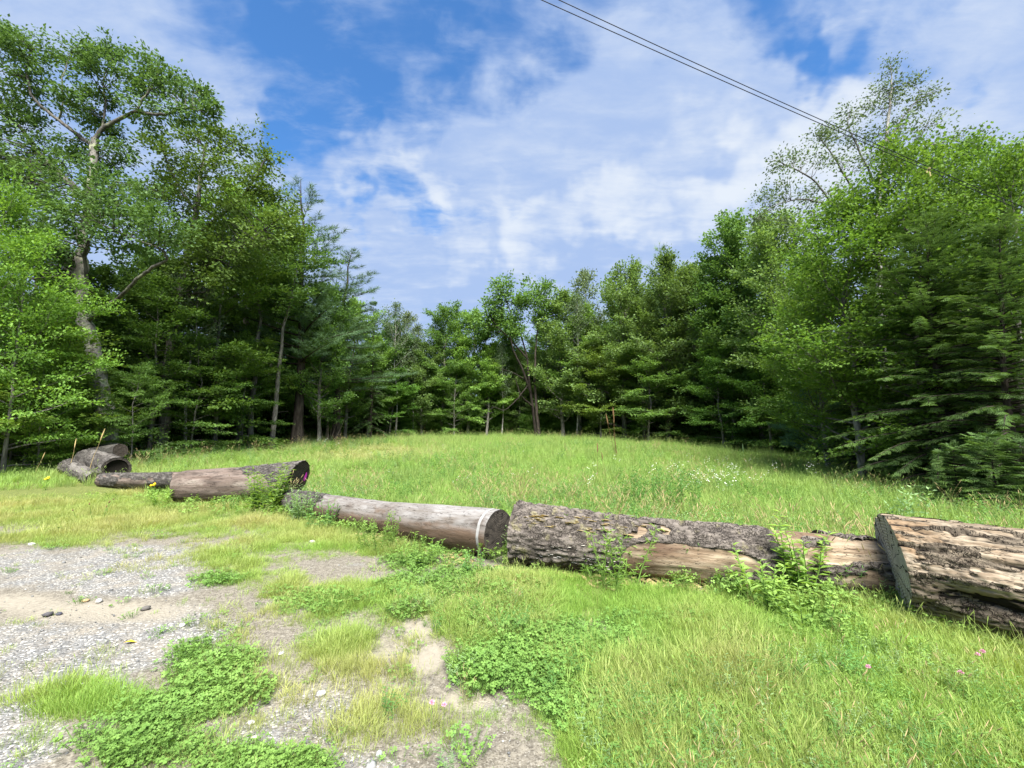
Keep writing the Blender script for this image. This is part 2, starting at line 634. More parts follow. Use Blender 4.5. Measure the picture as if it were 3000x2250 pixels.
GRAVEL = [(120, 1640, 330, 45, .75), (380, 1640, 260, 46, .85), (90, 1690, 280, 45, .8), (350, 1705, 270, 50), (720, 1600, 160, 24, .52), (300, 1880, 310, 90), (70, 1930, 260, 110),
          (50, 2150, 150, 130), (900, 2080, 170, 80, .55), (840, 2180, 190, 70, .66), (1240, 1690, 160, 18, .5), (1000, 2240, 220, 40, .65), (520, 1850, 140, 80),
          (980, 1655, 140, 18, .45), (280, 2010, 150, 40, .8), (1460, 2060, 100, 40, .5), (1330, 2240, 130, 50, .5)]
SAND = [(300, 1790, 330, 40), (60, 1765, 170, 30), (1225, 1840, 50, 50), (1250, 1925, 80, 55), (1370, 2035, 100, 50), (1140, 1900, 90, 60, .6), (900, 2010, 160, 100, .45), (820, 2230, 80, 30, .8)]
CLOVER = [(600, 1985, 140, 80), (520, 2090, 170, 60), (380, 2190, 220, 60), (780, 2248, 170, 26), (1680, 1940, 300, 130, 1.35), (1800, 2050, 240, 100, 1.3), (1560, 1860, 160, 60, 1.1), (1330, 1720, 210, 55), (900, 1775, 130, 35, .9),
          (2460, 1835, 190, 55, .9), (640, 1700, 110, 22, .8), (1200, 1770, 130, 40, .8), (1230, 1640, 140, 40, .9), (1480, 2000, 80, 50, .6), (1340, 2200, 110, 50, .6)]
LAWN = [(2500, 2000, 900, 420), (2200, 1800, 500, 90), (1750, 1760, 420, 90), (260, 2060, 200, 55), (120, 2150, 60, 40, .5), (1100, 1760, 220, 60, .75), (1450, 1820, 200, 90, .85),
        (300, 1500, 700, 55), (1000, 1575, 330, 60, .9), (700, 1640, 180, 40, .6), (760, 1700, 160, 60, .55), (1000, 1850, 160, 120, .58), (1150, 2120, 200, 90, .25), (1900, 2200, 300, 90, .9), (560, 1560, 300, 25, .75), (680, 1980, 200, 120, .30), (150, 1580, 200, 30, .8)]


def cover(x, y, z):
    """what grows or lies at ground points: dict of weights"""
    px, py, dep = project(np.stack([x, y, z], 1))
    front = dep > 0.3
    px = np.where(front, px, 1500 + 600 * np.sin(x * 1.3))
    py = np.where(front, py, 2250)
    pyc = np.clip(py, 0, 2250)
    pxc = np.clip(px, 0, 3000)
    p = np.stack([x, y, 0 * x], 1)
    n1 = fbm(p * 1.3 + 3, 3) - .5
    n2 = fbm(p * 4.2 + 31, 3) - .5
    g = np.clip(blobs(pxc, pyc, GRAVEL) + .55 * n1 + .7 * n2, 0, 1.2)
    s = np.clip(blobs(pxc, pyc, SAND) + .3 * n1 + .45 * n2, 0, 1.2)
    c = np.clip(blobs(pxc, pyc, CLOVER) + .35 * n1 + .35 * n2, 0, 1.2)
    lw = np.clip(blobs(pxc, pyc, LAWN) + .4 * n1 + .4 * n2, 0, 1.2)
    r = np.hypot(x, y)
    yard = (pyc > 1440) | (r < 9)
    er = edge_r(x, y)
    wood = smooth(-1.0, 2.5, r - er + 2.5 * n1)
    return dict(px=px, py=py, g=g, s=s, c=c, lw=lw, yard=yard, wood=wood, r=r, n1=n1, n2=n2, front=front)


# line of the logs, in photograph pixels: beyond it lies the mown and wild meadow
_LOGX = np.array([-400, 0, 230, 400, 515, 850, 1020, 1470, 1650, 2010, 2300, 2600, 3000, 3600])
_LOGY = np.array([1440, 1440, 1425, 1430, 1470, 1490, 1530, 1625, 1650, 1705, 1740, 1780, 1880, 2000])


def beyond_logs(px, py):
    return py < np.interp(px, _LOGX, _LOGY)


def build_ground():
    th = np.concatenate([np.linspace(-62, 62, 420), np.linspace(62, 298, 90)[1:-1]])
    rr = np.concatenate([[0.02], np.geomspace(0.7, 60, 250), np.geomspace(62, 900, 24)])
    T, RR = np.meshgrid(np.radians(th), rr)
    x = (RR * np.sin(T)).ravel()
    y = (RR * np.cos(T)).ravel()
    z = hgt(x, y)
    cv = cover(x, y, z)
    p = np.stack([x, y, 0 * x], 1)
    near = np.clip(1.3 - cv['r'] / 8, 0, 1)
    z = z + near * (0.02 * (fbm(p * 7, 3) - .5) + .012 * cv['g'] * (fbm(p * 30, 2) - .5) - .012 * smooth(.3, .8, cv['s']))
    na, nr = len(th), len(rr)
    i = np.arange(nr - 1)[:, None] * na
    j = np.arange(na)[None, :]
    k = (np.arange(na)[None, :] + 1) % na
    F = np.stack([i + j, i + k, i + na + k, i + na + j], -1).reshape(-1, 4)[:, ::-1]
    m, t, out = new_mat('ground')
    geo = t.node('ShaderNodeNewGeometry')
    P = geo.outputs['Position']
    gA, sA, lA, wA = t.attr('gravel'), t.attr('sand'), t.attr('lawn'), t.attr('wood')
    nb = t.noise(P, 26, 5, .65)
    nc = t.noise(P, 90, 3, .6)
    nd = t.noise(P, 3.0, 4, .6)
    soil = t.mix(t.ramp(nb, .3, .7), (.088, .078, .062), (.200, .180, .142))
    soil = t.mix(t.ramp(nc, .54, .70), soil, (.27, .25, .215))
    soil = t.mix(t.ramp(nc, .44, .34), soil, (.060, .052, .042))
    vor = t.node('ShaderNodeTexVoronoi')
    t.put(vor.inputs['Vector'], P)
    vor.inputs['Scale'].default_value = 62
    hsv = t.node('ShaderNodeSeparateColor')
    t.put(hsv.inputs[0], vor.outputs['Color'])
    gc = t.mix(hsv.outputs[0], (.092, .093, .093), (.222, .22, .212))
    gc = t.mix(t.ramp(hsv.outputs[1], .80, .9), gc, (.40, .39, .36))
    gc = t.mix(t.ramp(vor.outputs['Distance'], .5, .9), gc, (.13, .118, .10))
    gc = t.mix(t.ramp(nd, .40, .75, 0, .75), gc, (.24, .21, .165))
    sc = t.mix(t.math('ADD', t.math('MULTIPLY', nb, .6), t.math('MULTIPLY', nc, .4)), (.165, .145, .112), (.285, .258, .208))
    turf = t.mix(t.ramp(nb, .3, .7), (.060, .085, .022), (.15, .16, .05))
    litter = t.mix(t.ramp(nb, .3, .7), (.030, .020, .012), (.075, .05, .03))
    col = t.mix(t.ramp(t.math('ADD', gA, t.math('MULTIPLY', t.math('SUBTRACT', nb, .5), .9)), .25, .8), soil, gc)
    col = t.mix(t.ramp(t.math('ADD', sA, t.math('MULTIPLY', t.math('SUBTRACT', nb, .5), .7)), .30, 1.0), col, sc)
    col = t.mix(t.ramp(lA, .3, 1.0), col, turf)
    col = t.mix(wA, col, litter)
    hgtv = t.math('ADD', t.math('MULTIPLY', nb, .6), t.math('MULTIPLY', t.math('SUBTRACT', 1.0, vor.outputs['Distance']), gA))
    pr = principled(t, col, .95, .1, bump(t, hgtv, .7, .02))
    t.l.new(pr.outputs[0], out.inputs['Surface'])
    yard_lawn = np.where(beyond_logs(cv['px'], cv['py']) | (cv['r'] > 12), 1.0, np.maximum(cv['lw'], .6 * cv['c']))
    me = mesh_np('ground', np.stack([x, y, z], 1), [F], m,
                 {'gravel': cv['g'], 'sand': cv['s'] * np.where(cv['r'] < 12, 1, 0), 'lawn': yard_lawn, 'wood': cv['wood']}, True)
    add('ground', me, kind='structure')


build_ground()


# ------------------------------------------------------------------ scattering of stuff (grass, clover, gravel)
def scatter(name, protos, P, rot, scl, idx, tone, **props):
    """one object that stands for a mass nobody could count"""
    me = mesh_np(name, P, [], [], {'rot': rot, 'scl': scl, 'tone': tone})
    a = me.attributes.new('pick', 'INT', 'POINT')
    a.data.foreach_set('value', np.asarray(idx, np.int32))
    o = add(name, me, **props)
    ng = bpy.data.node_groups.new(name, 'GeometryNodeTree')
    ng.interface.new_socket('Geometry', in_out='INPUT', socket_type='NodeSocketGeometry')
    ng.interface.new_socket('Geometry', in_out='OUTPUT', socket_type='NodeSocketGeometry')
    n, l = ng.nodes, ng.links
    gi, go = n.new('NodeGroupInput'), n.new('NodeGroupOutput')
    jn = n.new('GeometryNodeJoinGeometry')
    for pr in protos:
        oi = n.new('GeometryNodeObjectInfo')
        oi.inputs['Object'].default_value = pr
        oi.inputs['As Instance'].default_value = True
        l.new(oi.outputs['Geometry'], jn.inputs[0])
    iop = n.new('GeometryNodeInstanceOnPoints')
    l.new(gi.outputs[0], iop.inputs['Points'])
    l.new(jn.outputs[0], iop.inputs['Instance'])
    iop.inputs['Pick Instance'].default_value = True

    def named(k, ty):
        nd = n.new('GeometryNodeInputNamedAttribute')
        nd.data_type = ty
        nd.inputs['Name'].default_value = k
        return nd.outputs['Attribute']
    l.new(named('pick', 'INT'), iop.inputs['Instance Index'])
    l.new(named('rot', 'FLOAT_VECTOR'), iop.inputs['Rotation'])
    l.new(named('scl', 'FLOAT_VECTOR'), iop.inputs['Scale'])
    l.new(iop.outputs[0], go.inputs[0])
    md = o.modifiers.new('scatter', 'NODES')
    md.node_group = ng
    return o


def proto(name, me):
    return bpy.data.objects.new(name, me)       # kept out of the scene: only its copies are scattered


def blade_tuft(seed, n, h, spread, w, lean=.5, heads=0, head_h=1.25, mat='grass', head_s=.0022):
    r = np.random.RandomState(seed)
    b = Buf()
    ang = r.rand(n) * 6.283
    rad = spread * np.sqrt(r.rand(n))
    for i in range(n):
        hh = h * r.uniform(.5, 1.1)
        az = ang[i] + r.uniform(-1, 1)
        ln = lean * r.uniform(.2, 1.0) * hh
        base = np.array([math.cos(ang[i]) * rad[i], math.sin(ang[i]) * rad[i], -.02])
        dv = np.array([math.cos(az), math.sin(az), 0])
        side = np.array([-math.sin(az + r.uniform(-1, 1)), math.cos(az), 0])
        ts = np.array([0, .4, .75, 1.0])
        pts = [base + dv * ln * t ** 2.0 + np.array([0, 0, hh * (t - .22 * lean * t ** 3)]) for t in ts]
        ww = w * r.uniform(.7, 1.2) * np.array([.8, 1.0, .65, 0])
        V = []
        for q, k in zip(pts, ww):
            V += [q + side * k * .5, q - side * k * .5]
        V = V[:7]
        b.add(V, [(4, 5, 6)], [(0, 1, 3, 2), (2, 3, 5, 4)], r.rand())
    for i in range(heads):
        a = r.rand() * 6.283
        base = np.array([math.cos(a), math.sin(a), 0]) * spread * .5 * r.rand()
        az = r.rand() * 6.283
        hh = h * head_h * r.uniform(.8, 1.2)
        dv = np.array([math.cos(az), math.sin(az), 0])
        pts = np.array([base + dv * .28 * hh * t ** 2.2 + np.array([0, 0, hh * (t - .1 * t ** 3)]) for t in np.linspace(0, 1, 5)])
        b.tube(pts, .0010, 3, a=.6)
        d = pts[-1] - pts[-2]
        d /= np.linalg.norm(d)
        hp = np.array([pts[-1] + d * s * head_s * 14 for s in (0, .3, .7, 1.1)])
        b.tube(hp, [head_s * .4, head_s, head_s * .8, head_s * .2], 4, a=1.0)
    return proto(name_of('grass_tuft'), b.mesh('grass_tuft', M[mat]))


def name_of(s):
    return s


def clover_tuft(seed, n, spread, h, size, mat='clover'):
    r = np.random.RandomState(seed)
    b = Buf()
    lf = [(0, 0, 0), (.5, .40, .08), (.95, .34, .02), (.88, 0, -.04), (.95, -.34, .02), (.5, -.40, .08)]
    ff = [(0, 1, 2), (0, 2, 3), (0, 3, 4), (0, 4, 5)]
    for i in range(n):
        a, q = r.rand() * 6.283, spread * math.sqrt(r.rand())
        o = np.array([math.cos(a) * q, math.sin(a) * q, h * r.uniform(.45, 1.0) * (1 - .35 * (q / spread) ** 2)])
        up = np.array([r.normal(0, .35), r.normal(0, .35), 1.0])
        up /= np.linalg.norm(up)
        s = size * r.uniform(.6, 1.15)
        a0 = r.rand() * 6.283
        b.tube(np.array([[o[0] * .6, o[1] * .6, -.01], o]), .0012, 3, a=.5)
        lvv = r.rand()
        T = []
        for k in range(3):
            t = np.array([math.cos(a0 + k * 2.094), math.sin(a0 + k * 2.094), 0])
            T.append(t - up * t.dot(up))
        inst(b, lf, ff, np.repeat(o[None], 3, 0), np.array(T), np.repeat(up[None], 3, 0), s, np.full(3, lvv))
    return proto('clover_tuft', b.mesh('clover_tuft', M[mat]))


def pebble(seed, mat):
    r = np.random.RandomState(seed)
    g = (1 + 5 ** .5) / 2
    V = np.array([(-1, g, 0), (1, g, 0), (-1, -g, 0), (1, -g, 0), (0, -1, g), (0, 1, g), (0, -1, -g), (0, 1, -g), (g, 0, -1), (g, 0, 1), (-g, 0, -1), (-g, 0, 1)], float)
    F = [(0, 11, 5), (0, 5, 1), (0, 1, 7), (0, 7, 10), (0, 10, 11), (1, 5, 9), (5, 11, 4), (11, 10, 2), (10, 7, 6), (7, 1, 8), (3, 9, 4), (3, 4, 2), (3, 2, 6), (3, 6, 8), (3, 8, 9), (4, 9, 5), (2, 4, 11), (6, 2, 10), (8, 6, 7), (9, 8, 1)]
    V /= np.linalg.norm(V[0])
    V *= r.uniform(.72, 1.12, (12, 1))
    V *= np.array([1.0, r.uniform(.6, .9), r.uniform(.35, .6)])
    b = Buf()
    b.add(V, F, None, 0)
    return proto('pebble', b.mesh('pebble', mat))


def pebble_mat(name, ca, cb, cc):
    m, t, out = new_mat(name)
    oi = t.node('ShaderNodeObjectInfo')
    tn = t.attr('tone', 'INSTANCER')
    col = t.mix(tn, ca, cb)
    col = t.mix(t.ramp(oi.outputs['Random'], .86, .90), col, cc)
    geo = t.node('ShaderNodeNewGeometry')
    n = t.noise(geo.outputs['Position'], 140, 3, .6)
    col = t.vmath('SCALE', col, scale=t.math('ADD', .65, t.math('MULTIPLY', n, .7)))
    p = principled(t, col, .85, .2)
    t.l.new(p.outputs[0], out.inputs['Surface'])
    return m


M['stone'] = pebble_mat('stone', (.088, .089, .090), (.22, .22, .212), (.37, .365, .35))

# ------------------------------------------------------------------ trees
def rot_dir(d, az, tilt):
    """turn a direction sideways by az about the vertical and lift it by tilt"""
    c, s = math.cos(az), math.sin(az)
    v = np.array([d[0] * c - d[1] * s, d[0] * s + d[1] * c, d[2] + tilt])
    return v / (np.linalg.norm(v) + 1e-9)


def curve(p0, d, L, n, lift, rng, wob=.12):
    pts = [np.array(p0, float)]
    d = np.array(d, float)
    for i in range(n):
        d = d + np.array([rng.normal(0, wob), rng.normal(0, wob), lift + rng.normal(0, wob * .5)])
        d /= np.linalg.norm(d)
        pts.append(pts[-1] + d * L / n)
    return np.array(pts)


def leaf_spray(buf, rng, A, D, n_per, spread, flat, tmpl, size, droop=.15, horiz=.8, width=None):
    """leaves round the anchors A whose twigs point along D"""
    if not len(A):
        return
    A = np.repeat(np.asarray(A), n_per, 0)
    D = np.repeat(np.asarray(D), n_per, 0)
    n = len(A)
    off = rng.normal(0, 1, (n, 3)) * np.array([spread, spread, spread * flat])
    O = A + off + D * rng.normal(0, spread * .6, (n, 1))
    out = D + off * (1.0 / (spread + 1e-6)) * .5
    T = out + rng.normal(0, .55, (n, 3))
    T[:, 2] -= droop
    N = np.stack([rng.normal(0, 1 - horiz * .75, n) + D[:, 0] * .25, rng.normal(0, 1 - horiz * .75, n) + D[:, 1] * .25, np.full(n, .9)], 1)
    s = size * rng.uniform(.6, 1.2, n)
    lv = np.clip(rng.normal(.5, .28, n), 0, 1)
    inst(buf, tmpl[0], tmpl[1], O, T, N, s, lv)


def trunk_pts(rng, H, lean=(0, 0), n=12, wob=.012, sweep=0.0):
    t = np.linspace(0, 1, n)
    w = np.cumsum(rng.normal(0, wob * H, (n, 2)), 0) * (t[:, None] ** .8)
    w -= w[0]
    return np.stack([w[:, 0] + lean[0] * H * t + sweep * H * np.sin(t * 3), w[:, 1] + lean[1] * H * t, t * H], 1)


def radius_at(t, r0, flare=.6, zH=1.0):
    return r0 * ((1 - t) ** .85 * .96 + .04) * (1 + flare * np.exp(-t * zH / .35))


def broadleaf(seed, H, r0, cb, Rc, nl, leaves, size, tmpl, leafm, barkm, lean=(0, 0), lift=.10, flat=.35, prof='round', elev=(10, 65), spread=.20, horiz=.75, droop=.15, sides=8,
              dead=0, stems=1, sec=1.0, anchor_step=.32, sweep=0.0):
    rng = np.random.RandomState(seed)
    tb, lb = Buf(), Buf()
    A, D = [], []
    for st in range(stems):
        Hs = H * (1 if st == 0 else rng.uniform(.75, .98))
        ln = lean if stems == 1 else (lean[0] + rng.normal(0, .10), lean[1] + rng.normal(0, .10))
        tp = trunk_pts(rng, Hs, ln, sweep=sweep)
        if st:
            tp[:, :2] += rng.normal(0, r0 * 1.3, 2)
        tt = np.linspace(0, 1, len(tp))
        rs = r0 * (1 if stems == 1 else .75)
        # short first segment for the root flare
        tp2 = np.vstack([tp[0] - [0, 0, .25], tp[0], tp[0] + (tp[1] - tp[0]) * .25, tp[0] + (tp[1] - tp[0]) * .6, tp[1:]])
        t2 = np.concatenate([[0, 0, tt[1] * .25, tt[1] * .6], tt[1:]])
        rr = radius_at(t2, rs, .55, Hs)
        tb.tube(tp2, rr, sides, a=0)
        n_here = max(4, int(nl / stems))
        for i in range(n_here):
            u = (i + rng.rand()) / n_here
            t = cb + (.985 - cb) * u
            f = t * (len(tp) - 1)
            k = min(int(f), len(tp) - 2)
            p = tp[k] + (tp[k + 1] - tp[k]) * (f - k)
            if prof == 'round':
                w = (math.sin(math.pi * (u * .80 + .20)) ** .6) * .95 + .12
            elif prof == 'cone':
                w = (1 - u) ** .8 * .95 + .07
            elif prof == 'vase':
                w = .35 + .75 * math.sin(math.pi * min(1, u * .75 + .1))
            else:
                w = .85
            L = Rc * w * rng.uniform(.75, 1.2) * (1 if stems == 1 else .8)
            az = i * 2.399 + rng.normal(0, .35) + st * 1.7
            el = R(elev[0] + (elev[1] - elev[0]) * u + rng.normal(0, 7))
            d = np.array([math.cos(az) * math.cos(el), math.sin(az) * math.cos(el), math.sin(el)])
            lp = curve(p, d, L, 6, lift * rng.uniform(.2, 1.2) * (1 - u), rng, .13)
            rl = max(.012, min(.45 * radius_at(t, rs, 0), .035 * L + .008))
            tb.tube(lp, np.linspace(rl, .006, len(lp)), 5, a=.3)
            ns = max(3, int(sec * L / .38))
            for j in range(ns):
                s = .22 + .78 * (j + rng.rand()) / ns
                f2 = s * 6
                k2 = min(int(f2), 5)
                q = lp[k2] + (lp[k2 + 1] - lp[k2]) * (f2 - k2)
                dl = lp[k2 + 1] - lp[k2]
                dl /= np.linalg.norm(dl)
                d2 = rot_dir(dl, (1 if j % 2 else -1) * rng.uniform(.5, 1.15), rng.normal(.05, .25))
                L2 = L * .42 * (1.05 - .55 * s) * rng.uniform(.6, 1.25) + .15
                sp = curve(q, d2, L2, 3, lift * .3 - .03, rng, .15)
                tb.tube(sp, np.linspace(max(.004, rl * .35 * (1 - s * .5)), .003, 4), 3, a=.5)
                m = max(2, int(L2 / anchor_step))
                for e in np.linspace(.3, 1.0, m):
                    f3 = e * 3
                    k3 = min(int(f3), 2)
                    A.append(sp[k3] + (sp[k3 + 1] - sp[k3]) * (f3 - k3))
                    D.append(d2)
            A.append(lp[-1])
            D.append(d)
        A.append(tp[-1])
        D.append(np.array([0, 0, 1.0]))
        for i in range(dead):
            t = rng.uniform(.15, max(cb, .3))
            f = t * (len(tp) - 1)
            k = int(f)
            p = tp[k] + (tp[k + 1] - tp[k]) * (f - k)
            az = rng.rand() * 6.283
            lp = curve(p, [math.cos(az), math.sin(az), rng.uniform(-.1, .5)], rng.uniform(.6, 1.8), 5, .0, rng, .2)
            tb.tube(lp, np.linspace(.016, .004, 6), 4, a=.6)
    n_per = max(1, int(round(leaves / len(A))))
    leaf_spray(lb, rng, A, D, n_per, spread, flat, tmpl, size, droop, horiz)
    return tb.mesh('trunk', M[barkm], True), lb.mesh('crown', M[leafm])


def conifer(seed, H, r0, cb, Rc, whorls, per, kind, size, leafm, barkm, dens=1.0, droop=.18, gap=0.0, up=.0, top=.10, tmpl=None, shape=.8):
    rng = np.random.RandomState(seed)
    tb, lb = Buf(), Buf()
    tp = trunk_pts(rng, H, (0, 0), 12, .006)
    tt = np.linspace(0, 1, 12)
    tp2 = np.vstack([tp[0] - [0, 0, .25], tp])
    tb.tube(tp2, radius_at(np.concatenate([[0], tt]), r0, .4, H), 8, a=0)
    O, T, N, S, LV = [], [], [], [], []
    for w in range(whorls):
        u = (w + .5 * rng.rand()) / whorls
        for b in range(per):
            if kind != 'pine':
                u = min(.995, max(0.0, (w + rng.uniform(-.6, 1.6)) / whorls))
            t = cb + (.985 - cb) * u
            f = t * 11
            k = min(int(f), 10)
            p0 = tp[k] + (tp[k + 1] - tp[k]) * (f - k)
            L0 = Rc * ((1 - u) ** shape * (1 - top) + top)
            if rng.rand() < gap:
                continue
            az = w * 1.3 + b * 6.283 / per + rng.normal(0, .22)
            L = L0 * (rng.uniform(.62, 1.22) if kind == 'pine' else rng.uniform(.45, 1.2))
            el = up + (.5 * u)
            d = np.array([math.cos(az), math.sin(az), el])
            d /= np.linalg.norm(d)
            p = p0 + np.array([0, 0, rng.normal(0, .05 * H / whorls)])
            lp = curve(p, d, L, 7, -droop * (.25 if kind == 'pine' else .5) * (1 - u) + (.05 if kind == 'pine' else 0), rng, .05)
            tb.tube(lp, np.linspace(max(.008, min(.4 * r0 * (1 - t), .018 * L + .004)), .004, 8), 4, a=.3)
            ns = max(3, int(dens * L / (.17 if kind != 'pine' else .24)))
            for j in range(ns):
                s = .16 + .84 * (j + rng.rand()) / ns
                f2 = s * 7
                k2 = min(int(f2), 6)
                q = lp[k2] + (lp[k2 + 1] - lp[k2]) * (f2 - k2)
                dl = lp[k2 + 1] - lp[k2]
                dl /= np.linalg.norm(dl)
                if kind == 'pine':
                    L2 = (L * .24 * (1.1 - .6 * s) + .12) * rng.uniform(.6, 1.2)
                    d2 = rot_dir(dl, (1 if j % 2 else -1) * rng.uniform(.35, .95), rng.uniform(.05, .45))
                    m = max(2, int(L2 / (.11 / dens)))
                    for e in np.linspace(.25, 1.0, m):
                        O.append(q + d2 * L2 * e + rng.normal(0, .02, 3))
                        T.append(d2 + rng.normal(0, .15, 3))
                        N.append(rng.normal(0, 1, 3) + np.array([0, 0, .5]))
                        S.append(size * rng.uniform(.7, 1.2))
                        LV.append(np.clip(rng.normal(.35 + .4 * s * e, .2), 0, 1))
                    if L2 > .3:
                        tb.tube(np.array([q, q + d2 * L2]), [.006, .003], 3, a=.4)
                else:
                    for sd in (-1, 1):
                        d2 = rot_dir(dl, sd * rng.uniform(.25, 1.25), rng.uniform(-.55, .12))
                        O.append(q + d2 * .02)
                        T.append(d2)
                        N.append(np.array([rng.normal(0, .22), rng.normal(0, .22), 1.0]))
                        S.append(size * (1.15 - .45 * s) * rng.uniform(.7, 1.35))
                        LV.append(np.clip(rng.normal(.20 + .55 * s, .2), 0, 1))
            O.append(lp[-1])
            T.append(lp[-1] - lp[-2])
            N.append(np.array([0, 0, 1.0]))
            S.append(size * .9)
            LV.append(.9)
    O.append(tp[-1])
    T.append(np.array([0.0, 0, 1]))
    N.append(np.array([1.0, 0, 0]))
    S.append(size)
    LV.append(.8)
    tm = tmpl or (NEEDLE if kind == 'pine' else FROND)
    inst(lb, tm[0], tm[1], np.array(O), np.array(T), np.array(N), np.array(S), np.array(LV))
    return tb.mesh('trunk', M[barkm], True), lb.mesh('crown', M[leafm])


def cluster_tree(seed, polys, clusters, leaves_per_m2, size, tmpl, leafm, barkm, sub=9, spread=.24, horiz=.7, base=None, flat=.55, twig_r=.012, reach=99, limb_dark=.8):
    """a tree whose limbs are given as polylines [(points, r0, r1)] and whose crown as clumps [(centre, radius)]; world coordinates less base"""
    rng = np.random.RandomState(seed)
    tb, lb = Buf(), Buf()
    nodes, nrad = [], []
    for pts, r0, r1 in polys:
        pts = np.array([np.array(p, float) - base for p in pts])
        n = len(pts)
        # smooth the polyline
        tt = np.linspace(0, n - 1, n * 4)
        q = np.stack([np.interp(tt, np.arange(n), pts[:, c]) for c in range(3)], 1)
        for _ in range(2):
            q[1:-1] = (q[:-2] + 2 * q[1:-1] + q[2:]) / 4
        q[1:-1] += rng.normal(0, .25 * r1 + .008, (len(q) - 2, 3))
        rr = np.linspace(r0, r1, len(q))
        if r0 > .15:
            hh = q[:, 2] - q[0, 2]
            rr = rr * (1 + .45 * np.exp(-hh / .45))
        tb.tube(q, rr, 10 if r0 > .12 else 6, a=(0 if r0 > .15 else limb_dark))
        nodes.append(q)
        nrad.append(rr)
    nodes = np.concatenate(nodes)
    nrad = np.concatenate(nrad)
    A, D = [], []
    area = 0.0
    for c, rad in clusters:
        c = np.array(c, float) - base
        area += math.pi * rad * rad
        m = max(4, int(sub * rad * rad + sub * .5))
        for i in range(m):
            v = rng.normal(0, 1, 3)
            v /= np.linalg.norm(v)
            v[2] = v[2] * .75 + .12
            g = c + v * rad * rng.uniform(.35, 1.0)
            dist = np.linalg.norm(nodes - g, axis=1) + 2.5 * np.maximum(0, nodes[:, 2] - g[2])
            k = int(np.argmin(dist))
            s0 = nodes[k]
            mid = (s0 + g) / 2 + rng.normal(0, .10, 3) * np.linalg.norm(g - s0) + np.array([0, 0, -.04]) * np.linalg.norm(g - s0)
            bp = np.array([s0, (s0 + mid) / 2 + rng.normal(0, .03, 3), mid, (mid + g) / 2 + rng.normal(0, .04, 3), g])
            Lb = np.linalg.norm(g - s0)
            if Lb < reach:
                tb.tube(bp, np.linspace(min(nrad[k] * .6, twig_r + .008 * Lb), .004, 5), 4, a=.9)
            dd = (g - s0) / (Lb + 1e-6)
            A.append(g)
            D.append(dd)
            for e in range(2):
                A.append(g + rng.normal(0, .20 * rad + .06, 3))
                D.append(dd)
    n_per = max(1, int(round(area * leaves_per_m2 / len(A))))
    leaf_spray(lb, rng, A, D, n_per, spread, flat, tmpl, size, .25, horiz)
    return tb.mesh('trunk', M[barkm], True), lb.mesh('crown', M[leafm])


def put_tree(pair, name, label, loc, H=None, native=None, rz=0.0, wide=1.0, group=None, color=None, cat='tree', s=None):
    s = s if s is not None else H / native
    t = thing(name, label, cat, loc, rz, (s * wide, s * wide, s), group)
    add('trunk', pair[0], t)
    c = add('crown', pair[1], t)
    if color is not None:
        c.color = (color[0], color[1], color[2], 1)
    return t


PR = {}
# near and middle broadleaves
PR['maple_a'] = (broadleaf(21, 14, .20, .16, 3.7, 40, 26000, .22, LEAF2, 'maple_leaf', 'bark_grey', lift=.12), 14, 'maple_tree')
PR['maple_b'] = (broadleaf(22, 15, .22, .22, 3.4, 38, 24000, .22, LEAF2, 'maple_leaf', 'bark_grey', lift=.16, prof='vase', dead=4), 15, 'maple_tree')
PR['olive_a'] = (broadleaf(23, 15, .22, .08, 4.1, 48, 30000, .21, LEAF2, 'olive_leaf', 'bark_grey', lift=.05, elev=(5, 70), horiz=.6), 15, 'ash_tree')
PR['olive_b'] = (broadleaf(24, 14, .18, .10, 3.4, 40, 24000, .21, LEAF2, 'olive_leaf', 'bark_grey', lift=.08, elev=(15, 75), horiz=.6), 14, 'ash_tree')
PR['beech_a'] = (broadleaf(25, 10, .11, .10, 3.2, 32, 20000, .17, LEAF2, 'beech_leaf', 'bark_grey', lift=-.04, flat=.14, elev=(12, 50), horiz=.93, dead=3), 10, 'beech_tree')
PR['beech_b'] = (broadleaf(26, 8, .08, .06, 2.8, 28, 15000, .16, LEAF2, 'beech_leaf', 'bark_grey', lift=-.05, flat=.12, elev=(8, 45), horiz=.95), 8, 'beech_tree')
PR['birch_a'] = (broadleaf(27, 15, .13, .30, 2.2, 36, 9000, .18, LEAF2, 'birch_leaf', 'bark_birch', lift=.10, elev=(25, 70), horiz=.3, prof='round', spread=.22), 15, 'birch_tree')
PR['birch_b'] = (broadleaf(28, 13, .10, .40, 1.8, 28, 3600, .15, LEAF2, 'birch_leaf', 'bark_birch', lift=.12, elev=(30, 75), horiz=.3, prof='round', spread=.22, lean=(.05, 0)), 13, 'birch_tree')
PR['sap_a'] = (broadleaf(29, 3.4, .03, .04, 1.6, 18, 4200, .15, LEAF4, 'beech_leaf', 'bark_grey', lift=-.02, flat=.10, elev=(8, 50), horiz=.95, spread=.16), 3.4, 'beech_sapling')
PR['sap_b'] = (broadleaf(30, 2.6, .025, .02, 1.4, 18, 4200, .15, LEAF4, 'maple_leaf', 'bark_grey', lift=.04, flat=.2, elev=(20, 65), horiz=.8, spread=.15, stems=2), 2.6, 'maple_sapling')
PR['sap_c'] = (broadleaf(31, 4.6, .035, .05, 1.8, 24, 5200, .15, LEAF4, 'bright_leaf', 'bark_grey', lift=.02, flat=.14, elev=(10, 55), horiz=.9, spread=.17), 4.6, 'maple_sapling')
PR['bright_a'] = (broadleaf(32, 6.5, .07, .04, 2.5, 34, 21000, .115, LEAF4, 'bright_leaf', 'bark_grey', lift=.0, flat=.14, elev=(10, 55), horiz=.9, spread=.2), 6.5, 'maple_tree')
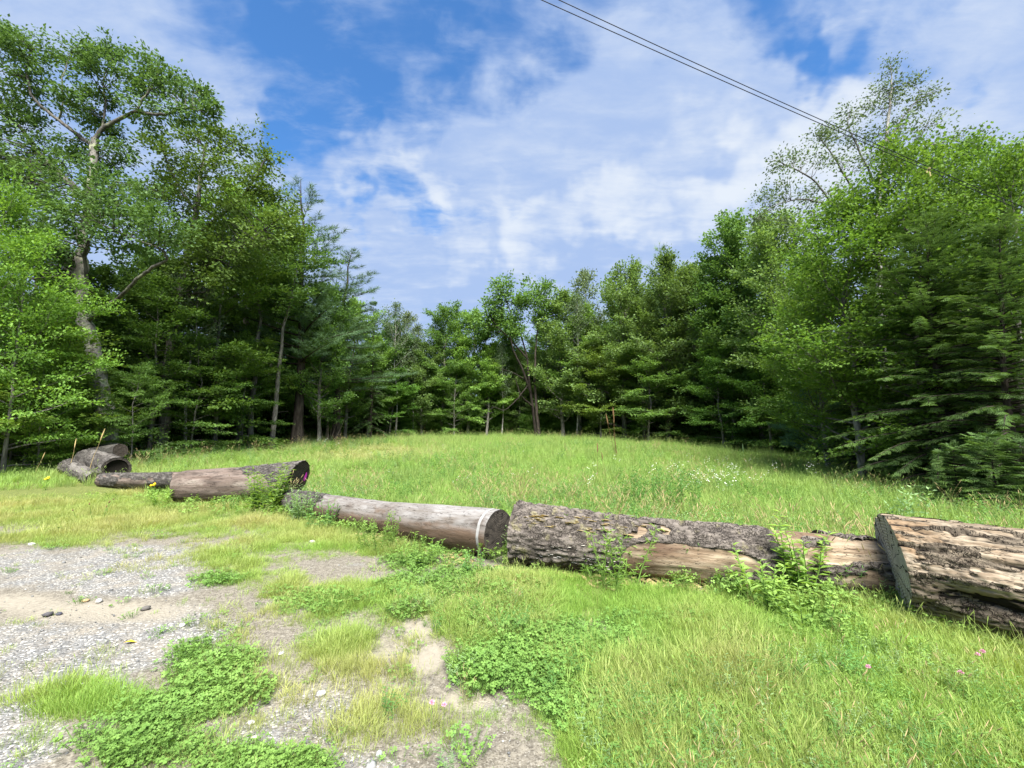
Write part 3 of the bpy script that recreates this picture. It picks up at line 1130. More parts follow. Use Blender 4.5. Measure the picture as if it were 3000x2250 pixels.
PR['tall_thin'] = (broadleaf(33, 15, .16, .55, 2.4, 22, 8000, .18, LEAF2, 'maple_leaf', 'bark_grey', lift=.15, dead=7), 15, 'maple_tree')
# conifers
PR['pine_a'] = (conifer(41, 18, .24, .30, 4.0, 15, 5, 'pine', .30, 'pine_needle', 'bark_dark', dens=1.0, gap=.12, up=.10, shape=.65), 18, 'pine_tree')
PR['pine_b'] = (conifer(42, 16, .20, .25, 3.4, 14, 5, 'pine', .30, 'pine_needle', 'bark_dark', dens=1.0, gap=.15, up=.15, shape=.7), 16, 'pine_tree')
PR['spruce'] = (conifer(43, 15, .17, .10, 2.6, 26, 6, 'hem', .42, 'hemlock_leaf', 'bark_dark', dens=.55, droop=.2, up=.0, shape=.95), 15, 'hemlock_tree')
PR['hem_far'] = (conifer(44, 16, .22, .01, 3.8, 30, 7, 'hem', .80, 'hemlock_leaf', 'bark_dark', dens=.5, droop=.2, up=.05, shape=.8), 16, 'hemlock_tree')
PR['hem_near'] = (conifer(45, 12, .19, .01, 4.0, 34, 8, 'hem', .36, 'hemlock_leaf', 'bark_dark', dens=1.15, droop=.20, up=.06, shape=.62), 12, 'hemlock_tree')
PR['hem_sap'] = (conifer(46, 2.6, .035, .03, 1.3, 12, 6, 'hem', .30, 'hemlock_leaf', 'bark_dark', dens=1.2, droop=.18, up=.15, shape=.7), 2.6, 'hemlock_sapling')
PR['pine_young'] = (conifer(47, 4.6, .05, .14, 1.5, 11, 5, 'pine', .20, 'young_pine_needle', 'bark_dark', dens=1.5, up=.35, shape=.6), 4.6, 'pine_sapling')
PR['mid_maple'] = (broadleaf(48, 12, .16, .06, 3.6, 46, 28000, .125, MAPLE, 'bright_leaf', 'bark_grey', lift=.06, flat=.22, elev=(10, 65), horiz=.75, spread=.24), 12, 'maple_tree')


def tree_at(key, px, Y, top_py, label, wide=1.0, group=None, color=None, rz=None, top_px=None):
    pair, native, nm = PR[key]
    g = at(px, 1290, Y)
    x = g.x
    z = hz(x, Y)
    H = at(px, top_py, Y).z - z
    rz = rz if rz is not None else (px * .37 + Y * 1.9) % 6.283
    return put_tree(pair, nm, label, (x, Y, z - .05), H, native, rz, wide, group, color, cat=('tree' if 'sapling' not in nm else 'sapling'))

# ------------------------------------------------------------------ the big oak by the far logs
def P3(px, py, Y):
    return np.array(at(px, py, Y))


def big_oak():
    Y = 17.0
    base = P3(325, 1300, Y)
    base[2] = hz(base[0], Y) - .1
    root = base.copy()
    trunk = [root, P3(318, 1240, Y), P3(307, 1192, Y), P3(289, 1102, Y), P3(271, 1012, Y), P3(249, 939, Y), P3(235, 849, Y), P3(235, 790, Y), P3(240, 700, Y), P3(262, 600, Y), P3(274, 500, Y), P3(280, 407, Y)]
    polys = [(trunk, .34, .13),
             ([P3(280, 407, Y), P3(300, 375, Y), P3(350, 350, Y), P3(398, 325, Y - .4), P3(450, 335, Y - .7), P3(490, 335, Y - .9), P3(542, 312, Y - 1.1), P3(590, 325, Y - 1.3)], .10, .03),
             ([P3(398, 325, Y - .4), P3(420, 290, Y - .4), P3(450, 240, Y - .3), P3(470, 200, Y)], .05, .02),
             ([P3(274, 430, Y), P3(230, 395, Y + .2), P3(172, 353, Y + .3), P3(120, 310, Y + .2), P3(90, 280, Y), P3(75, 200, Y), P3(95, 140, Y)], .09, .03),
             ([P3(172, 353, Y + .3), P3(185, 300, Y), P3(180, 230, Y), P3(215, 150, Y + .3)], .04, .02),
             ([P3(262, 600, Y), P3(200, 530, Y + .5), P3(136, 475, Y + .8), P3(100, 430, Y + .9), P3(68, 384, Y + 1), P3(20, 330, Y + 1.2), P3(-40, 220, Y + 1)], .14, .04),
             ([P3(300, 375, Y), P3(310, 310, Y + .5), P3(300, 230, Y + .6), P3(330, 170, Y + .5)], .05, .02),
             # lower right limb that bends back over itself
             ([P3(258, 940, Y), P3(320, 895, Y - .8), P3(380, 844, Y - 1.3), P3(407, 813, Y - 1.5), P3(450, 780, Y - 1.7), P3(493, 763, Y - 1.8), P3(478, 735, Y - 1.9), P3(440, 715, Y - 2), P3(370, 690, Y - 2.1), P3(294, 655, Y - 2.2)], .085, .02),
             # dark limb in front of the trunk
             ([P3(245, 900, Y), P3(272, 855, Y - .9), P3(252, 820, Y - 1.2), P3(246, 740, Y - 1.5), P3(276, 677, Y - 1.6), P3(290, 633, Y - 1.6), P3(298, 565, Y - 1.5)], .08, .03),
             # bare grey branches on the left
             ([P3(235, 838, Y), P3(195, 842, Y - .5), P3(160, 865, Y - .9), P3(128, 895, Y - 1.2), P3(100, 912, Y - 1.4)], .05, .012),
             ([P3(240, 752, Y - .2), P3(170, 730, Y - 1), P3(90, 700, Y - 1.6), P3(0, 662, Y - 2.2)], .035, .012),
             ([P3(250, 728, Y - .2), P3(190, 705, Y - .8), P3(140, 690, Y - 1.3), P3(75, 685, Y - 1.6)], .03, .01)]
    cl = [(60, 150, 80, 0), (180, 170, 65, .3), (110, 250, 70, .5), (235, 130, 50, 0), (290, 195, 60, -.4), (352, 155, 42, .6), (370, 240, 70, .2), (450, 190, 52, 0), (480, 255, 70, -.5), (560, 275, 52, -.8),
          (600, 335, 38, -1.2), (430, 330, 50, -.3), (300, 300, 55, .7), (30, 340, 85, .5), (10, 110, 60, .4), (130, 460, 90, .9), (40, 500, 95, 0), (330, 450, 45, .3), (160, 570, 110, -.6), (50, 640, 110, -.5),
          (300, 570, 95, -.9), (400, 610, 90, -1.4), (240, 660, 90, -1.8), (350, 690, 90, -2), (140, 730, 80, -1), (460, 680, 80, -2.2), (-50, 250, 120, .5), (-60, 450, 120, 0), (200, 300, 45, -.6), (-70, 90, 90, .6),
          (520, 330, 40, -1), (180, 800, 60, .8), (60, 780, 80, .6), (255, 350, 40, .7), (330, 385, 36, .5), (215, 440, 45, .4), (300, 480, 45, .6)]
    clusters = [(P3(x, y, Y + dy), r * Y / FPX) for x, y, r, dy in cl]
    pair = cluster_tree(7, polys, clusters, 390, .15, LEAF4, 'oak_leaf', 'bark_oak', sub=9, spread=.145, base=base, horiz=.6)
    t = thing('oak_tree', 'big leaning oak with lichen-spotted trunk standing behind the far logs', 'tree', base)
    add('trunk', pair[0], t)
    add('crown', pair[1], t)


def second_oak():
    Y = 21.0
    base = P3(478, 1300, Y)
    base[2] = hz(base[0], Y) - .1
    polys = [([base, P3(482, 1200, Y), P3(490, 1080, Y), P3(505, 950, Y), P3(540, 820, Y), P3(560, 700, Y), P3(580, 600, Y), P3(590, 500, Y), P3(600, 430, Y)], .26, .06),
             ([P3(560, 700, Y), P3(620, 650, Y - .6), P3(690, 600, Y - 1), P3(750, 520, Y - 1.2), P3(775, 470, Y - 1)], .10, .03),
             ([P3(575, 620, Y), P3(530, 560, Y + .4), P3(490, 480, Y + .4), P3(470, 420, Y + .3)], .09, .03),
             ([P3(540, 820, Y), P3(640, 760, Y - 1), P3(740, 700, Y - 1.6), P3(820, 640, Y - 1.6)], .09, .03),
             ([P3(590, 500, Y), P3(640, 450, Y), P3(690, 410, Y + .2)], .05, .02)]
    cl = [(475, 425, 62, .3), (555, 390, 62, 0), (640, 410, 66, 0), (725, 430, 56, .4), (775, 475, 42, -.6), (520, 500, 85, .5), (640, 510, 90, -.6), (740, 540, 75, -1), (560, 600, 95, -.8), (680, 620, 95, -1.4),
          (790, 580, 60, -.9), (835, 650, 60, -1.5), (480, 690, 85, -.4), (600, 720, 100, -1.2), (740, 720, 90, -1.6), (450, 560, 60, .8), (840, 720, 60, -1.2), (660, 800, 80, -1.4), (540, 800, 80, -.8)]
    clusters = [(P3(x, y, Y + dy), r * Y / FPX) for x, y, r, dy in cl]
    pair = cluster_tree(8, polys, clusters, 210, .17, LEAF2, 'oak_leaf', 'bark_grey', sub=8, spread=.20, base=base, horiz=.7, flat=.4)
    t = thing('oak_tree', 'broad oak with rounded crown just right of the big leaning oak', 'tree', base)
    add('trunk', pair[0], t)
    c = add('crown', pair[1], t)
    c.color = (1.45, 1.3, .95, 1)


def twin_crown_tree():
    Y = 42.0
    base = P3(1572, 1283, Y)
    base[2] = hz(base[0], Y) - .1
    polys = [([base, P3(1562, 1200, Y), P3(1550, 1120, Y), P3(1545, 1050, Y), P3(1530, 990, Y), P3(1500, 930, Y), P3(1480, 870, Y)], .15, .035),
             ([base + [.3, 0, 0], P3(1572, 1200, Y), P3(1566, 1120, Y), P3(1568, 1040, Y), P3(1575, 960, Y), P3(1580, 880, Y)], .16, .04),
             ([P3(1555, 1150, Y), P3(1530, 1080, Y - .5), P3(1505, 1030, Y - .6), P3(1495, 985, Y - .6)], .14, .04),
             ([P3(1560, 1190, Y), P3(1525, 1160, Y - .6), P3(1510, 1110, Y - .8)], .10, .03),
             ([P3(1545, 1130, Y - .2), P3(1520, 1165, Y - 1.5), P3(1480, 1205, Y - 2), P3(1440, 1190, Y - 2.2)], .07, .03),
             ([P3(1552, 1120, Y), P3(1500, 1090, Y - .8), P3(1450, 1075, Y - 1)], .07, .02),
             ([P3(1545, 1050, Y), P3(1500, 1000, Y), P3(1450, 950, Y), P3(1430, 910, Y)], .10, .04)]
    cl = [(1480, 850, 42, 0), (1440, 890, 42, .5), (1510, 880, 40, -.5), (1420, 930, 36, 0), (1460, 930, 42, .8), (1500, 940, 30, 0), (1580, 850, 36, 0), (1560, 880, 34, .5), (1600, 890, 34, -.4), (1570, 930, 34, 0),
          (1600, 950, 30, .4), (1410, 960, 22, 0), (1520, 975, 26, 0)]
    clusters = [(P3(x, y, Y + dy), r * Y / FPX) for x, y, r, dy in cl]
    pair = cluster_tree(9, polys, clusters, 170, .27, LEAF2, 'maple_leaf', 'bark_dark', sub=4, spread=.34, base=base, horiz=.6, twig_r=.018, limb_dark=.7)
    t = thing('maple_tree', 'tall forked tree with two rounded crowns above the middle of the wood', 'tree', base)
    add('trunk', pair[0], t)
    add('crown', pair[1], t)


def tall_birch():
    Y = 19.0
    base = P3(2600, 1380, Y)
    base[2] = hz(base[0], Y) - .1
    polys = [([base, P3(2590, 1100, Y), P3(2575, 800, Y), P3(2570, 600, Y), P3(2590, 450, Y), P3(2605, 330, Y), P3(2612, 250, Y), P3(2608, 190, Y)], .17, .012),
             ([P3(2575, 800, Y), P3(2520, 700, Y - .6), P3(2440, 600, Y - 1), P3(2380, 520, Y - 1.2), P3(2300, 480, Y - 1.4), P3(2265, 470, Y - 1.5)], .07, .012),
             ([P3(2440, 600, Y - 1), P3(2350, 580, Y - 1.4), P3(2270, 600, Y - 1.6), P3(2215, 640, Y - 1.6)], .04, .01),
             ([P3(2560, 640, Y), P3(2490, 540, Y - .4), P3(2430, 440, Y - .5), P3(2390, 390, Y - .5)], .06, .012),
             ([P3(2575, 560, Y), P3(2520, 450, Y), P3(2480, 360, Y), P3(2490, 330, Y)], .05, .012),
             ([P3(2595, 430, Y), P3(2640, 350, Y), P3(2690, 290, Y), P3(2740, 265, Y)], .035, .01),
             ([P3(2580, 520, Y), P3(2680, 440, Y - .3), P3(2780, 410, Y - .4), P3(2870, 425, Y - .5)], .05, .01),
             ([P3(2570, 600, Y), P3(2640, 500, Y + .3), P3(2700, 400, Y + .4), P3(2730, 330, Y + .4)], .04, .01)]
    cl = [(2608, 205, 26, 0), (2620, 250, 40, 0), (2570, 270, 24, 0), (2665, 245, 22, 0), (2600, 300, 34, 0), (2700, 290, 34, 0), (2735, 270, 20, 0), (2540, 320, 36, 0), (2490, 335, 30, 0), (2640, 350, 50, 0), (2720, 370, 40, .3),
          (2440, 390, 45, -.4), (2400, 400, 30, -.5), (2500, 400, 50, 0), (2560, 390, 45, .3), (2600, 430, 60, 0), (2680, 440, 50, -.2), (2770, 420, 40, -.4), (2850, 425, 28, -.5),
          (2360, 470, 50, -1), (2290, 480, 30, -1.3), (2440, 470, 55, -.6), (2520, 490, 60, -.2), (2250, 570, 35, -1.6), (2320, 560, 50, -1.4), (2400, 560, 60, -1.1), (2480, 580, 60, -.6), (2220, 630, 28, -1.6), (2300, 640, 38, -1.6), (2390, 640, 50, -1.2)]
    clusters = [(P3(x, y, Y + dy), r * Y / FPX) for x, y, r, dy in cl]
    pair = cluster_tree(10, polys, clusters, 210, .13, LEAF4, 'birch_leaf', 'bark_birch', sub=10, spread=.20, base=base, horiz=.2, twig_r=.007)
    t = thing('birch_tree', 'tallest birch with sparse airy leaves rising over the right-hand maples', 'tree', base)
    add('trunk', pair[0], t)
    add('crown', pair[1], t)


big_oak()
second_oak()
twin_crown_tree()
tall_birch()

G1, G2, G3 = (.8, .9, .8), (1.15, 1.1, .95), (.95, 1.0, 1.25)
# ---- left wood
tree_at('pine_a', 870, 28, 540, 'tall white pine with feathery upswept boughs right of the broad oak', 1.35, rz=.4)
tree_at('pine_b', 985, 31, 730, 'shorter white pine with level boughs reaching over the left wood edge', 1.7)
tree_at('spruce', 1085, 36, 880, 'narrow pointed hemlock at the right end of the left wood', .9)
tree_at('pine_a', 60, 25, 560, 'dark pine behind the big leaning oak at the left edge', .8)
tree_at('tall_thin', 735, 25, 620, 'slim leafy tree with bent grey trunk, left of the straight trunk', 1.1, color=G2)
tree_at('tall_thin', 795, 25.5, 680, 'straight grey-trunked tree at the edge of the left wood', 1.1)
tree_at('beech_a', 630, 23, 700, 'slender beech with thin pale trunk under the broad oak', .9, color=G2)
tree_at('birch_b', 545, 21, 690, 'leaning pale-stemmed birch in front of the broad oak', .9)
tree_at('maple_a', 935, 29, 860, 'pale forked maple beside the shorter white pine', .9)
tree_at('maple_b', 700, 27.5, 640, 'green maple crown filling the gap under the white pine', 1.0, color=G2)
tree_at('beech_a', 440, 20.0, 850, 'layered beech between the big oak trunk and the broad oak', 1.1)
tree_at('bright_a', 20, 13.5, 740, 'bright yellow-green maple at the left edge of the view', .75, color=(.72, .85, .85))
tree_at('bright_a', 120, 14.5, 1020, 'bright young maple low beside the big oak trunk', .8, color=(.85, .95, .9))
tree_at('bright_a', -170, 13.0, 600, 'tall bright maple cut off by the left edge', .72, color=(.75, .88, .85))
tree_at('beech_b', 390, 16.2, 1080, 'low layered beech hiding the foot of the big oak', .75)
tree_at('beech_b', 560, 21, 1000, 'low beech with flat sprays in front of the left trunks', 1.0)
tree_at('beech_b', 700, 24, 1010, 'low beech with drooping sprays beside the straight grey trunk', .9)
tree_at('maple_a', 1010, 35, 900, 'leafy maple in front of the narrow pointed hemlock', .85, color=G2)
tree_at('birch_b', 1160, 41, 900, 'thin birch with loose top beside the narrow hemlock', 1.0)
# ---- middle wood
tree_at('birch_a', 1195, 44, 925, 'sparse-topped birch left of the middle maples', .9, color=(1.0, .95, .8))
tree_at('maple_a', 1130, 42, 960, 'rounded green maple left of the sparse-topped birch', 1.0, color=G1)
tree_at('maple_b', 1290, 44, 935, 'mid-height maple with clustered leaves left of the forked tree', 1.0)
tree_at('maple_a', 1370, 44.5, 930, 'mid-height maple touching the left of the forked tree', 1.0, color=G2)
tree_at('beech_a', 1140, 41, 1080, 'dark low beech with layered sprays below the sparse-topped birch', 1.2, color=G1)
tree_at('beech_a', 1330, 43, 1060, 'low beech with visible thin trunk below the mid-height maples', .9)
tree_at('birch_b', 1210, 43, 960, 'white-stemmed birch in the gap left of the forked tree', 1.0)
tree_at('birch_b', 1470, 44, 1010, 'thin white-stemmed birch in front of the forked tree', .8)
tree_at('maple_b', 1500, 47.5, 985, 'green maple filling the gap behind the forked tree', 1.1)
tree_at('maple_a', 1590, 48, 970, 'green maple close behind the right stem of the forked tree', 1.0)
tree_at('olive_b', 1650, 42, 870, 'olive-green tree touching the right of the forked tree', 1.05)
tree_at('birch_a', 1740, 43, 800, 'wispy pale-topped birch right of the forked tree', .9, color=(1.2, 1.15, 1.0))
tree_at('birch_b', 1690, 41, 880, 'white-stemmed birch in front of the olive trees', 1.0)
tree_at('olive_a', 1830, 39, 800, 'broad olive-green tree left of the pine tip', 1.0)
tree_at('pine_b', 1965, 40, 715, 'pine whose tip stands out above the olive-green trees', .9, color=(1.2, 1.15, .9))
tree_at('olive_a', 1960, 36, 790, 'large olive-green tree below the pine tip', 1.0)
tree_at('olive_b', 2050, 36, 800, 'olive-green tree right of the pine tip', 1.1)
tree_at('beech_a', 1760, 39, 1020, 'low yellowish beech under the wispy birch', 1.1, color=(1.15, 1.0, .8))
tree_at('beech_a', 1900, 35, 1040, 'low beech with hanging leaves beside the dead mullein stalks', 1.2)
tree_at('maple_a', 1075, 39.5, 1000, 'low full maple at the left end of the middle wood', 1.15, color=G2)
tree_at('olive_b', 1235, 43.5, 1015, 'low olive-green tree under the sparse-topped birch', 1.1)
tree_at('maple_a', 1425, 44, 1020, 'low full maple just left of the forked stems', 1.1, color=G2)
tree_at('olive_b', 1520, 46, 1040, 'low olive-green tree behind the forked stems', 1.1)
tree_at('maple_b', 1700, 42.5, 960, 'leafy maple under the wispy pale-topped birch', 1.1, color=G2)
tree_at('olive_b', 1890, 37.5, 900, 'rounded olive-green tree under the pine tip', 1.1, color=(1.1, 1.1, 1.0))
# ---- right wood
tree_at('maple_a', 2150, 31, 770, 'upright green maple left of the tall birch', 1.0)
tree_at('maple_b', 2235, 29, 700, 'taller green maple close to the left of the tall birch', 1.0, color=(1.0, 1.0, 1.1))
tree_at('olive_a', 2350, 25, 660, 'dense olive-green tree below the airy birch boughs', .9)
tree_at('beech_a', 2120, 30, 1030, 'low beech with fine leaves at the right wood edge', 1.1, color=G1)
tree_at('beech_a', 2260, 26, 1000, 'low dark beech left of the young pine', 1.1, color=G1)
tree_at('mid_maple', 2520, 14.5, 640, 'yellow-green maple with large lobed leaves below the tall birch', 1.0, color=(.80, .92, .95))
tree_at('mid_maple', 2720, 13.2, 470, 'tall yellow-green maple under the power lines', .85, color=(.82, .92, .95))
tree_at('mid_maple', 2420, 17.5, 800, 'smaller yellow-green maple leaning over the young pine', .9, color=(.95, 1.0, 1.1))
tree_at('mid_maple', 2890, 15.5, 490, 'yellow-green maple between the tall one and the right edge', .8, color=(.75, .85, .9))
tree_at('mid_maple', 3030, 11.5, 500, 'yellow-green maple cut off by the right edge', .8, color=(.78, .88, .9))
tree_at('pine_young', 2390, 19, 1080, 'young soft-needled pine with bluish green tufts at the right wood edge', 1.15)
tree_at('hem_near', 2760, 11.8, 650, 'large dark hemlock with drooping sprays on the right', 1.0)
tree_at('hem_near', 2960, 10.0, 640, 'dark hemlock nearest the right edge', .9, rz=2.0)
tree_at('hem_near', 2540, 15.8, 1000, 'smaller dark hemlock behind the young pine', .95, rz=4.0)
tree_at('hem_sap', 2790, 9.6, 1300, 'low hemlock sapling in front of the large dark hemlock', 1.2)
tree_at('hem_sap', 2900, 9.0, 1270, 'bushy hemlock sapling at the right meadow edge', 1.2)
tree_at('hem_sap', 2990, 8.6, 1290, 'hemlock sapling cut off by the right edge', 1.2)
tree_at('hem_sap', 2640, 12.0, 1290, 'hemlock sapling between the young pine and the large hemlock', 1.1)

# ---- saplings and brush along the edge of the clearing
SECT = [(-60, 250, 'sap_c', 'bright sapling in the brush at the left edge of the clearing', 'brush at the left edge', 5, .92),
        (260, 560, 'sap_a', 'beech sapling in the brush under the two oaks', 'brush under the oaks', 6, .96),
        (580, 1080, 'sap_a', 'beech sapling in the brush under the left-hand pines', 'brush under the pines', 8, 1.01),
        (1090, 1540, 'sap_b', 'leafy sapling in the brush below the middle maples', 'brush below the middle maples', 9, 1.02),
        (1580, 2080, 'sap_b', 'leafy sapling in the brush below the olive-green trees', 'brush below the olive trees', 10, 1.02),
        (2090, 2420, 'sap_a', 'beech sapling in the brush left of the dark hemlocks', 'brush left of the hemlocks', 7, 1.02)]
rs = np.random.RandomState(5)
ORD = ['first', 'second', 'third', 'fourth', 'fifth', 'sixth', 'seventh', 'eighth', 'ninth', 'tenth']
for x0, x1, key, lab, grp, n, k in SECT:
    pair, native, nm = PR[key]
    for i in range(n):
        px = x0 + (x1 - x0) * (i + rs.rand()) / n
        a = math.atan2(px - 1500, FPX)
        rr = float(np.interp(math.degrees(a), _EA, _ER)) * (k + rs.uniform(0, .07))
        x, y = rr * math.sin(a), rr * math.cos(a)
        sc = rs.uniform(.6, 1.05) if px < 600 else rs.uniform(.85, 1.5)
        put_tree(pair, nm, ORD[i] + ' ' + lab.replace('sapling', 'sapling from the left'), (x, y, hz(x, y) - .04), rz=rs.rand() * 6.28, group=grp, s=sc, wide=rs.uniform(1.0, 1.5), cat='sapling', color=(rs.uniform(.9, 1.3),) * 3)

# ---- trees deeper in the wood, behind the front rows
BACK = [('hem_far', 'dark hemlock standing deep in the wood behind the front row', 'hemlocks deep in the wood'),
        ('maple_a', 'leafy maple standing deep in the wood behind the front row', 'maples deep in the wood'),
        ('pine_b', 'pine standing deep in the wood behind the front row', 'pines deep in the wood')]
for row, (dr, step) in enumerate([(4.0, 3.3), (8.5, 3.6), (14, 5.0)]):
    ang = -54.0
    while ang < 54:
        r0 = float(np.interp(ang, _EA, _ER)) + dr + rs.uniform(-1, 1)
        ang += math.degrees(step / r0) * rs.uniform(.8, 1.2)
        x, y = r0 * math.sin(R(ang)), r0 * math.cos(R(ang))
        z = hz(x, y)
        kind = 0 if rs.rand() < (.75 if row else .55) else (1 if rs.rand() < .8 else 2)
        key, lab, grp = BACK[kind]
        pair, native, nm = PR[key]
        # keep the wood's skyline below that of the front row
        px = 1500 + FPX * math.tan(R(ang))
        sky = float(np.interp(px, [-100, 200, 500, 800, 950, 1100, 1300, 1500, 1700, 1900, 2100, 2300, 2500, 2800, 3100], [760, 760, 760, 800, 880, 985, 985, 1000, 960, 840, 850, 780, 760, 700, 700]))
        Hm = at(px, sky + rs.uniform(10, 90), y).z - z
        put_tree(pair, nm, lab, (x, y, z - .05), min(Hm, 19), native, rs.rand() * 6.28, rs.uniform(1.0, 1.25), group=grp, color=(rs.uniform(.75, 1.0),) * 3)


def far_wood():
    """the depth of the wood, where single trees can no longer be told apart"""
    rng = np.random.RandomState(91)
    n = 42000
    ang = rng.uniform(-60, 60, n)
    r0 = np.interp(ang, _EA, _ER) + 13 + 12 * rng.rand(n) ** .8
    x, y = r0 * np.sin(np.radians(ang)), r0 * np.cos(np.radians(ang))
    px = 1500 + FPX * np.tan(np.radians(ang))
    top = 8.0 + 3.0 * fbm(np.stack([x * .3, y * .3, 0 * x], 1), 2)
    z = hgt(x, y) + top * rng.rand(n) ** .9
    O = np.stack([x, y, z], 1)
    b = Buf()
    inst(b, LEAF2[0], LEAF2[1], O, rng.normal(0, 1, (n, 3)), rng.normal(0, .6, (n, 3)) + [0, 0, .6], rng.uniform(.5, .95, n), rng.rand(n))
    add('far_wood', b.mesh('far_wood', M['hemlock_leaf']), kind='stuff', label='dark mass of foliage deep inside the wood')


far_wood()

# ------------------------------------------------------------------ the logs
def wood_mat(name, pale, mid, dark, stain=None, stain_amt=.5, grain=10.0, contrast=(.30, .72), fine=60.0, crack=None, under=None):
    """weathered wood; lc = (length along the log, across, up) carried by the mesh"""
    m, t, out = new_mat(name)
    nd = t.node('ShaderNodeAttribute', attribute_name='lc')
    mp = t.node('ShaderNodeMapping')
    mp.inputs['Scale'].default_value = (.12, 1, 1)
    t.put(mp.inputs['Vector'], nd.outputs['Vector'])
    n1 = t.noise(mp.outputs[0], grain, 6, .62, .6)
    mp2 = t.node('ShaderNodeMapping')
    mp2.inputs['Scale'].default_value = (.45, 1, 1)
    t.put(mp2.inputs['Vector'], nd.outputs['Vector'])
    n2 = t.noise(mp2.outputs[0], 3.2, 5, .6, .4)
    n3 = t.noise(mp.outputs[0], fine, 4, .65, .2)
    col = t.mix(t.ramp(n1, contrast[0], contrast[1]), mid, pale)
    col = t.mix(t.ramp(t.math('ADD', t.math('MULTIPLY', n2, .6), t.math('MULTIPLY', n1, .4)), .50, .64, 0, .75), col, dark)
    col = t.mix(t.ramp(n3, .58, .74, 0, .55), col, dark)
    if stain is not None:
        col = t.mix(t.ramp(t.noise(mp2.outputs[0], 2.1, 4, .6, .8), .62 - .25 * stain_amt, .70, 0, .85), col, stain)
    n4 = t.noise(mp.outputs[0], 22, 3, .55, .5)
    line = t.ramp(t.math('ABSOLUTE', t.math('SUBTRACT', n4, .5)), .014, .0)
    col = t.mix(t.math('MULTIPLY', line, .85), col, crack or tuple(.35 * q for q in dark))
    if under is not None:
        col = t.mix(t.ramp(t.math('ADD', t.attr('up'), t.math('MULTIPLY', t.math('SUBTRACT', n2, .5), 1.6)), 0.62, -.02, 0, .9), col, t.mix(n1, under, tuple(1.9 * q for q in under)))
    if crack is not None:
        col = t.mix(t.ramp(t.math('ADD', t.attr('hh'), t.math('MULTIPLY', t.math('SUBTRACT', n3, .5), .35)), .36, .12), col, crack)
    h = t.math('SUBTRACT', t.math('ADD', t.math('MULTIPLY', n1, .6), t.math('MULTIPLY', n3, .5)), t.math('MULTIPLY', line, .8))
    p = principled(t, col, .88, .15, bump(t, h, .55, .02))
    t.l.new(p.outputs[0], out.inputs['Surface'])
    return m


def plate_mat(name, c1, c2, c3, moss=None):
    m, t, out = new_mat(name)
    nd = t.node('ShaderNodeAttribute', attribute_name='lc')
    mp = t.node('ShaderNodeMapping')
    mp.inputs['Scale'].default_value = (.45, 1, 1)
    t.put(mp.inputs['Vector'], nd.outputs['Vector'])
    hv = t.attr('hh')
    n1 = t.noise(mp.outputs[0], 38, 5, .65, .5)
    n2 = t.noise(nd.outputs['Vector'], 4, 4, .6, .3)
    col = t.mix(t.math('ADD', t.math('MULTIPLY', hv, .6), t.math('MULTIPLY', n1, .4), clamp=True), c1, c2)
    col = t.mix(t.ramp(n2, .5, .7, 0, .6), col, c3)
    vo = t.node('ShaderNodeTexVoronoi')
    vo.feature = 'DISTANCE_TO_EDGE'
    t.put(vo.inputs['Vector'], t.vmath('ADD', mp.outputs[0], t.vmath('SCALE', t.noise(nd.outputs['Vector'], 14, 3, .6, 0, 'Color'), scale=.12)))
    vo.inputs['Scale'].default_value = 34
    fur = t.math('MULTIPLY', t.ramp(vo.outputs['Distance'], .13, .0), t.ramp(t.noise(nd.outputs['Vector'], 11, 3, .6), .36, .58))
    col = t.mix(t.math('MULTIPLY', fur, .9), col, c1)
    if moss is not None:
        col = t.mix(t.ramp(t.noise(nd.outputs['Vector'], 7, 4, .6), .56, .68, 0, .7), col, moss)
    p = principled(t, col, .95, .1, bump(t, t.math('SUBTRACT', n1, fur), .9, .02))
    t.l.new(p.outputs[0], out.inputs['Surface'])
    return m


def cut_mat(name, c1, c2, crack=(.012, .010, .009)):
    m, t, out = new_mat(name)
    rd, an = t.attr('rad'), t.attr('ang')
    w = t.noise(t.attr('lc', out='Vector'), 5, 3, .6)
    ring = t.math('SINE', t.math('ADD', t.math('MULTIPLY', rd, 95), t.math('MULTIPLY', w, 9)))
    col = t.mix(t.ramp(t.math('ADD', t.math('MULTIPLY', ring, .22), t.noise(t.attr('lc', out='Vector'), 9, 4, .6)), .3, .8), c1, c2)
    sp = t.math('SINE', t.math('ADD', t.math('MULTIPLY', an, 13), t.math('MULTIPLY', w, 14)))
    col = t.mix(t.ramp(sp, .90, .99), col, crack)
    p = principled(t, col, .9, .12, bump(t, t.math('ADD', ring, w), .3, .008))
    t.l.new(p.outputs[0], out.inputs['Surface'])
    return m


